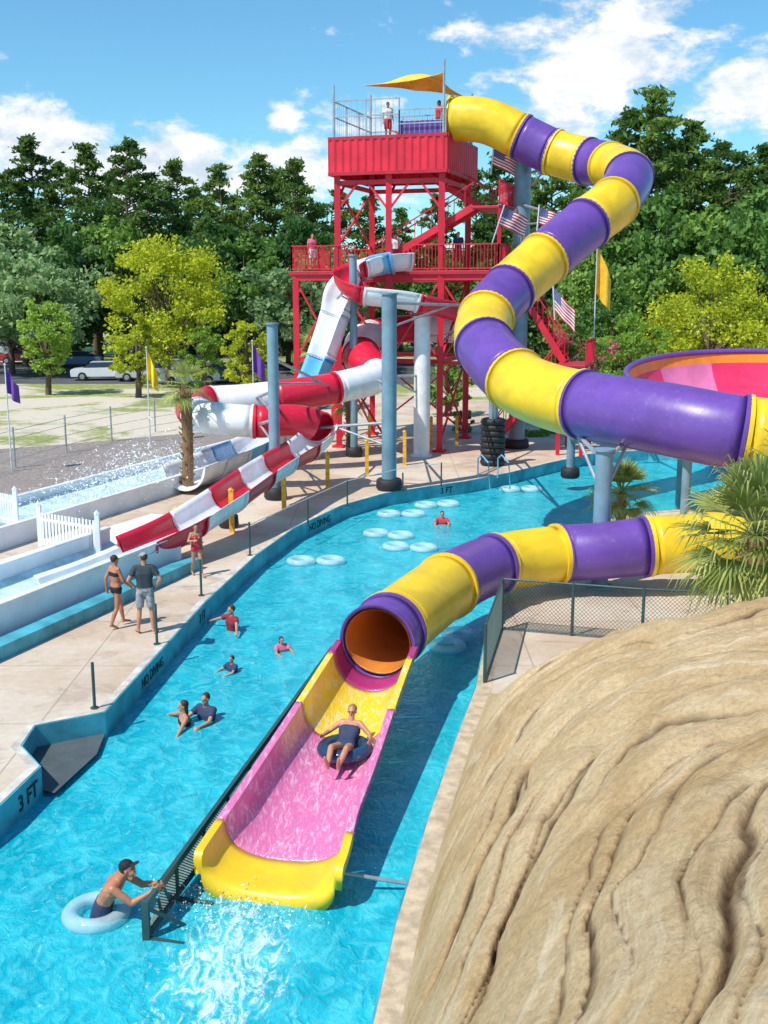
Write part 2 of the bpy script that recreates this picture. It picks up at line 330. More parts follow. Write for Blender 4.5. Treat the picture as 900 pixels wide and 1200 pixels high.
def person(label,loc,yaw,h,ov={},skin='skin',wear=(),hair=('short','hairb'),vox=.012,look=(0,0),curl=35,fem=False,group=None,stocky=1.0):
    J=dict(DEF); J.update(ov); s=h/1.75; loc=V(loc); rz=Matrix.Rotation(R(yaw),3,'Z')
    J={k:loc+rz@(V(p)*s) for k,p in J.items()}
    k=s*stocky; bm=bmesh.new()
    sx=(J['shl']-J['shr']).normalized(); hx=(J['hil']-J['hir']).normalized()
    if fem: J['shl']-=sx*.018*s; J['shr']+=sx*.018*s
    lv=[(J['pel'],hx,.078,.105 if fem else .10),(J['pel'].lerp(J['wai'],.5),hx,.070,.098),(J['wai'],hx,.052 if fem else .062,.088 if fem else .096),(J['wai'].lerp(J['che'],.5),sx,.07,.098),
        (J['che'],sx,.085 if fem else .095,.108),(J['che'].lerp(J['nec'],.45),sx,.095,.085)]
    def torso(b,add=0,lo=0,hi=6):
        for i in range(lo,hi):
            p,x,w,r=lv[i]; cap(b,p-x*w*k,p+x*w*k,(r+add)*k*.95,(r+add)*k*.95)
            if i+1<hi:
                p2,x2,w2,r2=lv[i+1]; q=p.lerp(p2,.5); xx=(x+x2).normalized(); ww=(w+w2)/2; rr=(r+r2)/2+add
                cap(b,q-xx*ww*k,q+xx*ww*k,rr*k*.95,rr*k*.95)
    torso(bm)
    if fem:
        for sg in(-1,1): ell(bm,J['che']+sx*.065*sg*s+(rz@V((0,-.075,-.01)))*s,(.055*s,)*3)
    cap(bm,J['shl'],J['shr'],.055*k,.055*k); cap(bm,J['che'].lerp(J['nec'],.6),J['hed'],.06*k,.05*k)
    for sd in 'lr':
        cap(bm,J['sh'+sd],J['el'+sd],.052*k,.040*k); cap(bm,J['el'+sd],J['el'+sd].lerp(J['wr'+sd],.35),.040*k,.038*k); cap(bm,J['el'+sd].lerp(J['wr'+sd],.35),J['wr'+sd],.038*k,.026*k)
        kn,hi,an,to=J['kn'+sd],J['hi'+sd],J['an'+sd],J['to'+sd]
        cap(bm,hi,kn,.085*k,.052*k); bk=(rz@V((0,.012,0)))*s
        cap(bm,kn,kn.lerp(an,.35)+bk,.050*k,.053*k); cap(bm,kn.lerp(an,.35)+bk,an,.053*k,.034*k)
        heel=an+(an-to).normalized()*.02*s; cap(bm,an,to,.036*k,.028*k); cap(bm,to,to+(to-an).normalized()*.045*s,.03*k,.02*k); ell(bm,heel+V((0,0,-.02*s)),(.034*k,)*3)
        w,e=J['wr'+sd],J['el'+sd]; d=(w-e).normalized(); inw=(J['pel']-w); inw-=d*inw.dot(d)
        pn=inw.normalized() if inw.length>.02 else V((0,0,-1)); wd=d.cross(pn).normalized(); 
        if wd.dot(rz@V((0,-1,0)))<0: wd=-wd
        Mh=Matrix((wd,pn,d)).transposed(); ell(bm,w+d*.047*s,(.040*s,.019*s,.052*s),Mh)
        for i,L in enumerate((.058,.070,.066,.050)):
            b0=w+d*.085*s+wd*(1.5-i)*.0215*s; c1=R(curl); d1=d*math.cos(c1)+pn*math.sin(c1); d2=d*math.cos(c1*2.1)+pn*math.sin(c1*2.1)
            m1=b0+d1*L*.55*s; cap(bm,b0-d*.02*s,m1,.0105*s,.0095*s,seg=8); cap(bm,m1,m1+d2*L*.5*s,.0095*s,.008*s,seg=8)
        b0=w+d*.025*s+wd*.03*s; dt=(d*.65+wd*.7+pn*.25).normalized(); cap(bm,b0,b0+dt*.035*s,.014*s,.011*s,seg=8); cap(bm,b0+dt*.035*s,b0+(dt*.035+(dt+d*.6).normalized()*.03)*s,.011*s,.009*s,seg=8)
    hm=rz@Matrix.Rotation(R(look[0]),3,'Z')@Matrix.Rotation(R(look[1]),3,'X'); r_=hm@V((1,0,0)); f_=hm@V((0,-1,0)); u_=hm@V((0,0,1)); MH=Matrix((r_,f_,u_)).transposed(); H=J['hed']
    ell(bm,H+u_*.015*s-f_*.01*s,(.074*s,.093*s,.098*s),MH); ell(bm,H+f_*.018*s-u_*.055*s,(.055*s,.062*s,.062*s),MH)
    ell(bm,H+f_*.088*s-u_*.02*s,(.012*s,.02*s,.024*s),MH); ell(bm,H+f_*.072*s+u_*.02*s,(.05*s,.018*s,.012*s),MH); ell(bm,H+f_*.07*s-u_*.085*s,(.022*s,.018*s,.016*s),MH)
    for sg in(-1,1): ell(bm,H+r_*.076*sg*s-u_*.012*s,(.01*s,.018*s,.03*s),MH)
    body=remesh('person',bm,M[skin],vox,origin=loc); tag(body,label,'person',group)
    if vox<.0105:
        for sg in(-1,1):
            b=bmesh.new(); ell(b,H+f_*.078*s+r_*.03*sg*s-u_*.002*s,(.012*s,.012*s,.009*s),MH,1); bm_obj('eye',b,M['black'],body)
        b=bmesh.new(); ell(b,H+f_*.078*s-u_*.062*s,(.022*s,.008*s,.006*s),MH,1); bm_obj('mouth',b,M['lips'],body)
    b=bmesh.new()
    ell(b,H+u_*.03*s-f_*.025*s,(.082*s,.094*s,.098*s),MH)
    if hair[0]=='long':
        ell(b,H-f_*.055*s-u_*.06*s,(.075*s,.05*s,.12*s),MH); ell(b,H-f_*.07*s-u_*.15*s,(.055*s,.035*s,.09*s),MH)
    if hair[0]=='bun': ell(b,H-f_*.09*s+u_*.06*s,(.04*s,.04*s,.04*s),MH)
    remesh('hair',b,M[hair[1]],max(vox,.009),body,it=2)
    for w in wear:
        kind,mt=w[0],M[w[1]]; b=bmesh.new()
        if kind=='shirt':
            torso(b,.016,1,6); cap(b,J['shl'],J['shr'],.07*k,.07*k)
            for sd in 'lr': cap(b,J['sh'+sd],J['sh'+sd].lerp(J['el'+sd],.62),.07*k,.066*k,ends=False); ell(b,J['sh'+sd],(.068*k,)*3)
        elif kind=='shorts':
            torso(b,.014,0,2)
            for sd in 'lr': cap(b,J['hi'+sd],J['hi'+sd].lerp(J['kn'+sd],.82),.10*k,.086*k,ends=False); ell(b,J['hi'+sd],(.1*k,)*3)
        elif kind=='briefs':
            torso(b,.008,0,1)
            for sd in 'lr': cap(b,J['hi'+sd],J['hi'+sd].lerp(J['kn'+sd],.12),.095*k,.09*k,ends=False)
        elif kind=='top':
            p,x,ww,r=lv[4]; a=(J['nec']-J['pel']).normalized()
            for q in(-.02,.0,.02): cap(b,p-x*ww*k+a*q*s,p+x*ww*k+a*q*s,(r*.95+.007)*k,(r*.95+.007)*k)
            bmesh.ops.bisect_plane(b,geom=b.verts[:]+b.edges[:]+b.faces[:],plane_co=p+a*.045*s,plane_no=a,clear_outer=True)
            bmesh.ops.bisect_plane(b,geom=b.verts[:]+b.edges[:]+b.faces[:],plane_co=p-a*.05*s,plane_no=-a,clear_outer=True)
            bmesh.ops.holes_fill(b,edges=[e for e in b.edges if e.is_boundary])
        elif kind=='suit':
            torso(b,.009,0,5)
            for sd in 'lr': cap(b,J['hi'+sd],J['hi'+sd].lerp(J['kn'+sd],.12),.093*k,.088*k,ends=False); cap(b,J['che']+sx*(.08 if sd=='l' else -.08)*s,J['sh'+sd].lerp(J['nec'],.45),.05*k,.045*k)
        elif kind=='cap':
            ell(b,H+u_*.045*s-f_*.012*s,(.088*s,.102*s,.088*s),MH)
            bmesh.ops.bisect_plane(b,geom=b.verts[:]+b.edges[:]+b.faces[:],plane_co=H+u_*.035*s,plane_no=-u_,clear_outer=True)
            bmesh.ops.holes_fill(b,edges=[e for e in b.edges if e.is_boundary])
            ell(b,H+u_*.043*s+f_*.115*s,(.07*s,.07*s,.012*s),MH)
        nm={'shirt':'shirt','shorts':'shorts','briefs':'swim_briefs','top':'swim_top','suit':'swimsuit','cap':'cap'}[kind]
        remesh(nm,b,mt,max(.008,vox) if kind!='top' else .008,body,it=2)
    return body
stride=dict(knl=(.09,-.17,.52),anl=(.09,-.22,.10),tol=(.10,-.38,.06),knr=(-.09,.05,.49),anr=(-.09,.22,.12),tor=(-.10,.08,.03),ell=(.23,.12,1.16),wrl=(.24,.10,.92),elr=(-.23,-.06,1.16),wrr=(-.22,-.24,1.0))
person('woman in a dark bikini seen from behind walking beside the man in the cap',on(138,735),135,1.68,stride,'skind',[('briefs','cblack'),('top','cblack')],('bun','hairb'),.0095,fem=True)
hips=dict(ell=(.33,.08,1.18),wrl=(.20,.0,1.02),elr=(-.33,.08,1.18),wrr=(-.22,-.02,1.0),knl=(.13,-.04,.5),anl=(.17,.0,.085),tol=(.22,-.16,.035),knr=(-.12,.0,.5),anr=(-.15,.05,.085),tor=(-.2,-.1,.035))
person('man in a dark t-shirt, grey shorts and cap standing on the pool deck',on(172,742),190,1.84,hips,'skin',[('shirt','charcoal'),('shorts','plaid'),('cap','plaid')],('short','hairb'),.0095,look=(25,8))
person('girl in a red swimsuit walking along the deck by the white runout wall',on(231,675),30,1.42,dict(stride,elr=(-.28,-.04,1.2),wrr=(-.16,-.22,1.25)),'skin',[('suit','cred')],('long','hairb'),.010,fem=True)
arms_out=dict(ell=(.40,-.12,1.34),wrl=(.60,-.25,1.26),elr=(-.40,-.12,1.34),wrr=(-.60,-.22,1.26))
arms_fwd=dict(ell=(.26,-.24,1.28),wrl=(.22,-.48,1.26),elr=(-.28,-.22,1.28),wrr=(-.25,-.46,1.24))
def sw(u,v,label,yaw,h,ov,skin,wear,hair,dz=-1.18):
    p=on(u,v,0); return person(label,(p.x,p.y,dz*h/1.75),yaw,h,ov,skin,wear,hair,.012)
sw(272,738,'swimmer in a dark red top wading with arms spread nearest the deck wall',-50,1.7,arms_out,'skin',[('shirt','cmar')],('short','hairb'),-1.12)
sw(272,786,'small child swimming in the river below the wading swimmer',-40,1.2,arms_fwd,'skin',[('shirt','navy')],('short','hairb'),-1.25)
sw(330,763,'child in a pink top swimming alone in the middle of the river',30,1.2,arms_fwd,'skin',[('shirt','cpink')],('long','hairb'),-1.25)
sw(216,848,'swimmer with a bare tan arm reaching left, left one of the pair',-70,1.7,arms_out,'skin',[('top','cblack')],('long','hairb'),-1.27)
sw(242,842,'swimmer in a navy shirt close behind the reaching swimmer, right one of the pair',-30,1.7,arms_fwd,'skin',[('shirt','navy')],('short','hairb'),-1.22)
sw(518,614,'swimmer far up the river near the clear double tubes',0,1.6,arms_fwd,'skin',[('shirt','cred')],('short','hairb'),-1.25)
ml=dict(pel=(0,0,.95),wai=(.05,0,1.08),che=(.16,-.03,1.26),nec=(.27,-.05,1.39),hed=(.37,-.07,1.53),shl=(.24,.14,1.36),shr=(.20,-.21,1.33),
  ell=(.50,.10,1.22),wrl=(.72,-.02,1.31),elr=(.44,-.24,1.16),wrr=(.68,-.20,1.29),hil=(-.02,.09,.9),hir=(-.02,-.09,.9))
person('shirtless tanned man in a black cap leaning on the end of the slide frame',(-3.66,12.95,-.86),0,1.80,ml,'skind',[('cap','cblack'),('shorts','navy')],('short','hairb'),.0075,look=(75,-22),curl=42,stocky=1.12)
rid=on(404,872,.72); rid.z=0
rd=dict(pel=(0,.02,.14),wai=(0,.14,.18),che=(0,.32,.30),nec=(0,.45,.42),hed=(0,.50,.58),shl=(.175,.42,.40),shr=(-.175,.42,.40),
  ell=(.36,.30,.26),wrl=(.42,.06,.27),elr=(-.36,.30,.26),wrr=(-.42,.06,.27),hil=(.09,-.02,.14),hir=(-.09,-.02,.14),knl=(.13,-.38,.28),knr=(-.13,-.38,.28),anl=(.09,-.74,.12),anr=(-.09,-.74,.12),tol=(.11,-.80,.25),tor=(-.11,-.80,.25))
RZ=.54
person('rider in a navy suit sliding feet first on a tube down the yellow chute',(rid.x,rid.y+.0,RZ),-13,1.70,rd,'skin',[('suit','navy')],('short','hairy'),.0085,look=(0,-8),curl=25,fem=True)
th=R(18); N0=at(517,300,51.0); N0.z=0
def T(a,b,z):
    a=a*.89 if a<5.95 else 5.3+(a-5.95)*1.35
    return V((N0.x-a*math.cos(th)+b*math.sin(th), N0.y+a*math.sin(th)+b*math.cos(th), z))
person('guard in a white shirt standing behind the rail of the top deck',T(3.1,.7,14.55),20,1.75,{},'skin',[('shirt','cwhite'),('shorts','cred')],('short','hairb'),.016)
person('rider in a red top waiting at the entry of the purple and yellow tube',T(.5,1.0,14.55),-60,1.75,{},'skin',[('shirt','cred'),('shorts','navy')],('long','hairb'),.016)
person('person in a pink shirt on the left end of the lower tower platform',T(6.8,.5,8.85),30,1.7,{},'skin',[('shirt','cpink'),('shorts','cwhite')],('short','hairb'),.016)
person('person in a white shirt on the lower platform beside the chute entry',T(2.9,1.4,8.85),10,1.7,{},'skin',[('shirt','cwhite'),('shorts','navy')],('short','hairb'),.016)
person('person in a dark shirt on the lower platform right of the corner column',T(-.6,1.0,8.85),-10,1.7,{},'skin',[('shirt','navy'),('shorts','cred')],('short','hairb'),.016)
# ---------------------------------------------------------------- land and water
Lp=[(0,942),(46,898),(24,874),(40,850),(122,834),(185,765),(240,705),(300,650),(345,618),(400,592),(450,578),(500,570),(545,564),(600,553),(640,543),(690,532),(760,527),(860,530)]
L=[V((-16,-20,.5)),V((-9.6,8,.5)),on(-100,1015)]+[on(*p) for p in Lp]+[V((60,52,.5))]
Rp=[(432,1225),(465,1080),(502,960),(535,865),(558,805),(570,745),(584,690),(600,672),(650,636),(695,612),(760,600),(860,592)]
Rt=[V((-3,-20,.5)),V((-1.2,4,.5))]+[on(*p) for p in Rp]+[V((60,38,.5))]
def poly(name,pts,z,m,parent=None,kind='structure'):
    pts=[V((p.x,p.y,z)) for p in pts]; tri=tessellate_polygon([pts]); mb=MB(); mb.add(pts,[tuple(t) for t in tri])
    o=mb.build(name,m,parent); me=o.data
    if sum(p.normal.z for p in me.polygons)<0: me.flip_normals()
    if parent is None: tag(o,kind=kind)
    return o
def offs(P,d):
    out=[]
    for i,p in enumerate(P):
        t=(P[min(i+1,len(P)-1)]-P[max(i-1,0)]); n=V((-t.y,t.x,0)).normalized(); out.append(p+n*d)
    return out
G=3000
Li=[V((-18,-20,0)),V((-13,10,0)),V((-10,24,0)),V((-6,36,0)),V((-2,50,0)),V((8,60,0)),V((60,62,0))]
poly('ground',Li+[V((G,62,0)),V((G,G,0)),V((-G,G,0)),V((-G,-20,0))],.44,M['sand'])
deck=L+[V((60,72,0)),V((14,72,0)),on(560,470),on(420,462),on(330,500),on(240,540),on(-60,640),V((-24,24,0)),V((-24,-20,0))]
poly('pool_deck',deck,.5,M['concrete'])
poly('river_bank_deck',Rt+[V((60,-20,0))],.5,M['concrete'])
mb=MB(); mb.add([(-60,-20,0),(200,-20,0),(200,80,0),(-60,80,0)],[(0,1,2,3)]); tag(mb.build('river_water',M['water']),kind='structure')
poly('gravel_area',[on(-80,625,.45),on(120,572,.45),on(310,512,.45),on(420,478,.45),on(400,470,.45),on(250,505,.45),on(60,522,.45),on(-80,532,.45)],.455,M['gravel'])
poly('parking_road',[V((-200,92,0)),V((160,86,0)),V((160,112,0)),V((-200,120,0))],.448,M['asphalt'])
def wall(name,P):
    mb=MB(); vs=[]
    for p in P: vs+= [(p.x,p.y,-1),(p.x,p.y,.496)]
    mb.add(vs,[(2*i,2*i+2,2*i+3,2*i+1) for i in range(len(P)-1)]); return tag(mb.build(name,M['bwall'],solid=.06,off=0),kind='structure')
wl=wall('river_wall_left',L); wr=wall('river_wall_right',Rt)
def strip(name,P,w,z,m):
    Q=offs(P,w); mb=MB(); vs=[(p.x,p.y,z) for p in P]+[(p.x,p.y,z) for p in Q]; n=len(P)
    mb.add(vs,[(i,i+1,n+i+1,n+i) for i in range(n-1)]); o=mb.build(name,m); tag(o,kind='structure'); return o
M['coping']=mat('coping',(.60,.56,.49),.7,var=.3,bump=.3)
strip('coping_strip',L[:],.16,.505,M['coping'])
M['coping2']=mat('tan_coping',(.56,.44,.30),.8,var=.3,scale=4,bump=.4)
strip('coping_strip',Rt[:],-.30,.505,M['coping2'])
a,b,c,d=on(46,898),on(24,874),on(40,850),on(122,834)
M['grate']=mat('grey_grating',(.10,.13,.14),.7,bump=1,bscale=120)
poly('river_entry_step',[a,b,c,d,on(112,858),on(62,902)],.10,M['grate'])
def lettering(txt,p,q,fr,size,parent,z=.24):
    cu=bpy.data.curves.new('t','FONT'); cu.body=txt; cu.size=size; cu.align_x='CENTER'; cu.align_y='CENTER'; cu.extrude=.002; cu.offset=.006
    o=bpy.data.objects.new('t',cu); col.objects.link(o); dg=bpy.context.evaluated_depsgraph_get(); me=bpy.data.meshes.new_from_object(o.evaluated_get(dg)); bpy.data.objects.remove(o)
    me.materials.clear(); me.materials.append(M['black']); t=bpy.data.objects.new('wall_lettering',me); col.objects.link(t); t.parent=parent
    x=(q-p); x.z=0; x.normalize(); zz=V((0,0,1)); n=x.cross(zz); c=p.lerp(q,fr); c.z=z; c+=n*.038
    t.matrix_local=Matrix(((x.x,zz.x,n.x,c.x),(x.y,zz.y,n.y,c.y),(x.z,zz.z,n.z,c.z),(0,0,0,1)))
b0=3
lettering('3 FT',L[b0],L[b0+1],.62,.36,wl,.22)
lettering('NO DIVING',L[b0+4],L[b0+5],.85,.28,wl); lettering('3 FT',L[b0+5],L[b0+6],.9,.30,wl)
lettering('NO DIVING',L[b0+8],L[b0+9],.5,.34,wl); lettering('3 FT',L[b0+11],L[b0+12],.5,.34,wl)
bp=[(117,832,58),(190,757,50),(242,700,44),(299,653,40),(367,618,30),(413,595,30),(478,578,22),(523,572,28)]
for i,(u,v,hp) in enumerate(bp):
    p=on(u-6,v-2); h=hp/F*p.y*1.03; mb=MB(); mb.tube([p,p+V((0,0,h))],.03,8); mb.tube([p,p+V((0,0,.02))],.08,8); 
    t=mb.build('deck_post',M['dsteel'],origin=p,smooth=40); tag(t,'slim dark green post on the deck edge, %s along the river bank from the camera'%['first','second','third','fourth','fifth','sixth','seventh','eighth'][i],'post',group='slim posts along the river bank')
mb=MB()
for j in range(3,len(bp)-1):
    p=on(bp[j][0]-6,bp[j][1]-2); q=on(bp[j+1][0]-6,bp[j+1][1]-2); mb.tube([p+V((0,0,.9)),q+V((0,0,.9))],.015,5)
tag(mb.build('rope_rail',M['rail']),'thin rope strung between the far bank posts','rope')
for i,(u,v,hp) in enumerate([(208,640,46),(272,624,52),(333,597,48),(384,572,42),(430,558,42),(474,545,40),(505,525,36),(375,535,34),(433,512,30),(535,522,34)]):
    p=on(u,v); mb=MB(); mb.box(p+V((0,0,hp/F*p.y/2)),(.15,.15,hp/F*p.y)); mb.lathe(p+V((0,0,hp/F*p.y)),[(.11,0),(.0,.08)],4)
    tag(mb.build('yellow_post',M['post'],origin=p,bevel=.01),'short yellow wooden post, number %d in from the left end of the deck row'%(i+1) if i<7 else 'short yellow wooden post near the tower legs, %s of the rear three'%['left','middle','right'][i-7],'post',group='yellow posts')
# ---------------------------------------------------------------- rock
def edge(y):
    for i in range(len(Rt)-1):
        if Rt[i].y<=y<=Rt[i+1].y: t=(y-Rt[i].y)/(Rt[i+1].y-Rt[i].y); return Rt[i].x+(Rt[i+1].x-Rt[i].x)*t
    return 1.5
nx,ny=360,560; X1,Y0,Y1=11,1.5,20.6
vs=[];cr=[];flw=[]
def cl01(x): return max(0,min(1,x))
for j in range(ny+1):
    y=Y0+(Y1-Y0)*j/ny; ex=edge(y)+.30
    for i in range(nx+1):
        sI=(i/nx)**1.25*X1; x=ex+sI
        p=V((x,y,0)); w1=noise.noise(p*.30)*.75; w2=noise.noise(p*.9+V((5,2,1)))*.20; w3=noise.noise(p*3.1)*.035
        A=4.8-.15*(y-5.4)
        yb=19.9-.62*(x-1.6)+.35*noise.noise(V((x*.8,1,3)))
        bf=cl01((yb-y)/2.3); bf=math.sin(bf*math.pi/2)**.7 if bf>0 else 0
        hh=A*(1-math.exp(-(sI+.05)/2.35))+.12*min(1,sI*5)
        qa=sI*1.05-.24*(y-20); qb=max(-1,(yb-y))*.62
        q=-1.3*math.log(math.exp(-qa/1.3)+math.exp(-qb/1.3))+w1+w2+w3
        f1=q*1.05; fr1=f1-math.floor(f1); id1=math.floor(f1)
        f2=q*2.35+1.1*noise.noise(p*.35); fr2=f2-math.floor(f2); f3=q*5.6+1.0*noise.noise(p*.6)
        m1=cl01(.85+1.2*noise.noise(V((x*.25,y*.25,id1*7.3)))); m2=cl01(noise.noise(V((x*.3,y*.3,math.floor(f2)*3.1+9)))*2.6+.55); m3=cl01(noise.noise(p*.5+V((3,9,5)))*2.2+.5)
        # rounded fold : rises slowly, rolls over into a narrow crease
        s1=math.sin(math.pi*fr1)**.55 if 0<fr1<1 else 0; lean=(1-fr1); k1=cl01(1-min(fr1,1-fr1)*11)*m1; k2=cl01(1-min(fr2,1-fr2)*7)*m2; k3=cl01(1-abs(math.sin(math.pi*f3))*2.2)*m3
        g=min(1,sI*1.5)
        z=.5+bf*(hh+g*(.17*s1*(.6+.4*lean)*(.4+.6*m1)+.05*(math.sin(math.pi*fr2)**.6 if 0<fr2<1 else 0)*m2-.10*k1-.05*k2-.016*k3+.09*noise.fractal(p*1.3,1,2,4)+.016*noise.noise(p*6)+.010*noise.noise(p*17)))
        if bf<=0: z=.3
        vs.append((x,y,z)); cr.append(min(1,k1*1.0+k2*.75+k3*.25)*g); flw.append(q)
mb=MB(); n1=nx+1
mb.add(vs,[(j*n1+i,j*n1+i+1,(j+1)*n1+i+1,(j+1)*n1+i) for j in range(ny) for i in range(nx)])
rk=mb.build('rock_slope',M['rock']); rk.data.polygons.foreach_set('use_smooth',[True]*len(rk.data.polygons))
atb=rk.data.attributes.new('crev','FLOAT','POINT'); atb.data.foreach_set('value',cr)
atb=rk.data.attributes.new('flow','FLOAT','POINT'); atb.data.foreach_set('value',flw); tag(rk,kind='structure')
# ---------------------------------------------------------------- purple yellow slide
up=[((526,139),51.8,'y'),((570,142),51.4,None),((610,160),51.0,'p'),((648,178),50.5,'y'),((688,189),49.6,'p'),((714,194),48.3,'y'),((737,207),45.6,'p'),((720,237),42.8,'y'),((688,262),41.5,'p'),((638,303),39.8,'y'),((597,340),38.2,'p'),((570,372),36.4,'y'),((568,405),34.4,'p'),((604,445),31.8,'y'),((640,463),30.5,None),((684,474),29.3,'p'),((780,491),27.2,None),((872,508),26.2,'y')]
pts=[at(*a[0],a[1]) for a in up]; cl=[a[2] for a in up]; rr=[.95]*5+[.92]*5+[.88]*8
off=[((11.8,26.0,4.25),'p'),((13.8,26.4,3.7),'y'),((14.5,27.4,3.2),None),((13.4,28.3,2.75),'p'),((11.4,28.3,2.35),'y')]
pts+=[V(a[0]) for a in off]; cl+=[a[1] for a in off]; rr+=[.9,.88,.85,.8,.76]
lo=[((870,629),1.9,'y'),((757,640),1.72,'p'),((700,646),1.6,None),((655,649),1.52,'y'),((580,661),1.48,'p'),((524,687),1.46,'y'),((458,737),1.40,'p'),((442,753),1.36,None)]
pts+=[on(*a[0],a[1]) for a in lo]; cl+=[a[2] for a in lo]; rr+=[.73,.70,.69,.69,.69,.70,.70,.70]
path=Path(pts,rr)
sl=thing('tube_slide',V((pts[0].x,pts[0].y,.5)),'long enclosed purple and yellow tube slide winding from the tower down to the river','water slide')
kb=[i for i,c in enumerate(cl) if c]+[len(pts)-1]
for a,b in zip(kb[:-1],kb[1:]):
    s0,s1=path.k2s(a),path.k2s(b); m=M['yellow' if cl[a]=='y' else 'purple']
    nseg=max(1,round((s1-s0)/3.4))
    for q in range(nseg): sect(path,s0+(s1-s0)*q/nseg,s0+(s1-s0)*(q+1)/nseg,'tube_section',m,sl,fl=.06 if s0<60 else .05,n=32)
sect(path,path.s[-1]-3.2,path.s[-1]-.02,'tube_lining',M['lining'],sl,fl=0,n=32,solid=.01,dr=-.045)
# exit trough
E0=pts[-1].copy(); E1=on(316,1030,.30); dirv=(E1-E0); dirv.z=0; LEN=dirv.length; dirv.normalize(); side=V((dirv.y,-dirv.x,0))
if side.x<0: side=-side
NT,NS=64,36; bands=[(.0,.09,'maroon'),(.09,.38,'yellow'),(.38,.90,'pink'),(.90,1.0,'yellow')]
def smo(x): x=max(0,min(1,x)); return x*x*(3-2*x)
def tr(t,s_):
    w=.70+.14*smo(t*1.1)+.08*smo((t-.80)/.20); h=.72-.14*smo(t*1.3)-.08*smo((t-.8)/.2); fz=.64-.52*t
    e=1-.20*smo(t*2); e2=1-.18*smo(t*2); thx=s_*math.pi/2; sn,cs=math.sin(thx),math.cos(thx)
    return V((E0.x,E0.y,0))+dirv*(LEN*t)+side*(w*math.copysign(abs(sn)**e,sn))+V((0,0,fz+h*(1-abs(cs)**e2)))
def troughpart(name,t0,t1,m,parent,lip=False):
    mb=MB(); vs=[]; n=max(4,int(NT*(t1-t0))); rows=[(t0+(t1-t0)*i/n,0,0) for i in range(n+1)]
    if lip: rows+=[(t1,.05,-.012),(t1,.09,-.05),(t1,.11,-.11),(t1,.11,-.30)]
    for t,dx,dz in rows:
        sh=dirv*dx+V((0,0,dz)); r0=tr(t,-1)-side*.09+sh; vs+= [r0+V((0,0,-.10)),r0]
        for j in range(NS+1): vs.append(tr(t,-1+2*j/NS)+sh)
        r1=tr(t,1)+side*.09+sh; vs+=[r1,r1+V((0,0,-.10))]
    c=NS+5; mb.add(vs,[(i*c+j,i*c+j+1,(i+1)*c+j+1,(i+1)*c+j) for i in range(len(rows)-1) for j in range(c-1)])
    return mb.build(name,m,parent,smooth=50,solid=.04,off=0)
ex=thing('slide_exit_chute',V((E1.x,E1.y,0)),'wide open yellow and pink exit chute running from the tube mouth to the water','slide chute')
def wetmat(n,c):
    m,nt,b,oc=base(n); mp=nd(nt,'ShaderNodeMapping'); mp.inputs['Rotation'].default_value=(0,0,math.atan2(dirv.x,-dirv.y)); mp.inputs['Scale'].default_value=(2.6,.8,1); nt.links.new(oc,mp.inputs[0])
    f=ramp(nt,noise_n(nt,mp.outputs[0],5,9,.8,.8),.48,.66); nt.links.new(mixc(nt,math_n(nt,'MULTIPLY',f,.60),c,(.88,.82,.88)),b.inputs['Base Color']); b.inputs['Roughness'].default_value=.15
    bumpit(nt,b,noise_n(nt,mp.outputs[0],9,5),.5,.03); return m
M['wetpink']=wetmat('wet_pink',(.68,.17,.38)); M['wetyellow']=wetmat('wet_yellow',(.88,.60,.03))
for t0,t1,c in bands: troughpart('chute_section',t0+.002,t1-.002,{'pink':M['wetpink'],'yellow':M['wetyellow'] if t0<.5 else M['yellow'],'maroon':M['maroon']}[c],ex,t1==1.0)
mb=MB(); mb.tube([tr(.95,.9)+V((0,0,-.25)),on(482,1036,.1)],.03,8); tag(mb.build('guide_pipe',M['galv']),'thin grey pipe across the water from the chute end to the right bank','pipe')
fr=thing('slide_side_frame',V((-2.2,16,0)),'dark green steel frame with mesh panel along the left side of the chute','steel frame')
fa,fb=V((-2.98,12.45,0)),V((-1.0,20.4,0)); na,nb=.46,1.15
mb=MB(); 
for z0,z1 in((na,nb),(.05,.45)): mb.beam(fa+V((0,0,z0)),fb+V((0,0,z1)),.06,.08)
mb.build('rail',M['dsteel'],fr)
for i in range(10):
    t=i/9; p=fa.lerp(fb,t); mb=MB(); mb.beam(p+V((0,0,-.6)),p+V((0,0,na+(nb-na)*t)),.06); 
    q=p+(side*.5); mb.beam(p+V((0,0,.0+.25*t)),q+V((0,0,-.02+.25*t)),.05); mb.build('upright',M['dsteel'],fr)
mb=MB(); NW=150
def fp(t,s_): p=fa.lerp(fb,t); return p+V((0,0,(.05+.4*t)*(1-s_)+(na+(nb-na)*t)*s_))
for i in range(NW):
    t=i/NW; dt=.07
    for sgn in(1,-1):
        a0,a1=(0,1) if sgn>0 else (1,0); mb.beam(fp(min(1,t),a0),fp(min(1,t+dt),a1),.009)
mb.build('mesh_panel',M['dsteel'],fr)
mb=MB(); mb.beam(fa+V((0,0,-.3)),fa+V((0,0,.52)),.09); mb.beam(fa+V((.02,0,.42)),fa+V((.42,.30,.0)),.045); mb.build('end_brace',M['dsteel'],fr)
def ring(c,Rr,r,m,label,name='swim_ring'):
    mb=MB(); mb.torus(c,Rr,r,32,12,zs=.9); return tag(mb.build(name,M[m],origin=c,smooth=60),label,'swim ring')
ring(V((-3.74,12.95,.05)),.33,.115,'tubeclear','clear blue swim ring around the waist of the leaning man')
ring(V((rid.x,rid.y+.04,RZ+.09)),.34,.12,'tubeblue','dark tube under the rider on the chute')
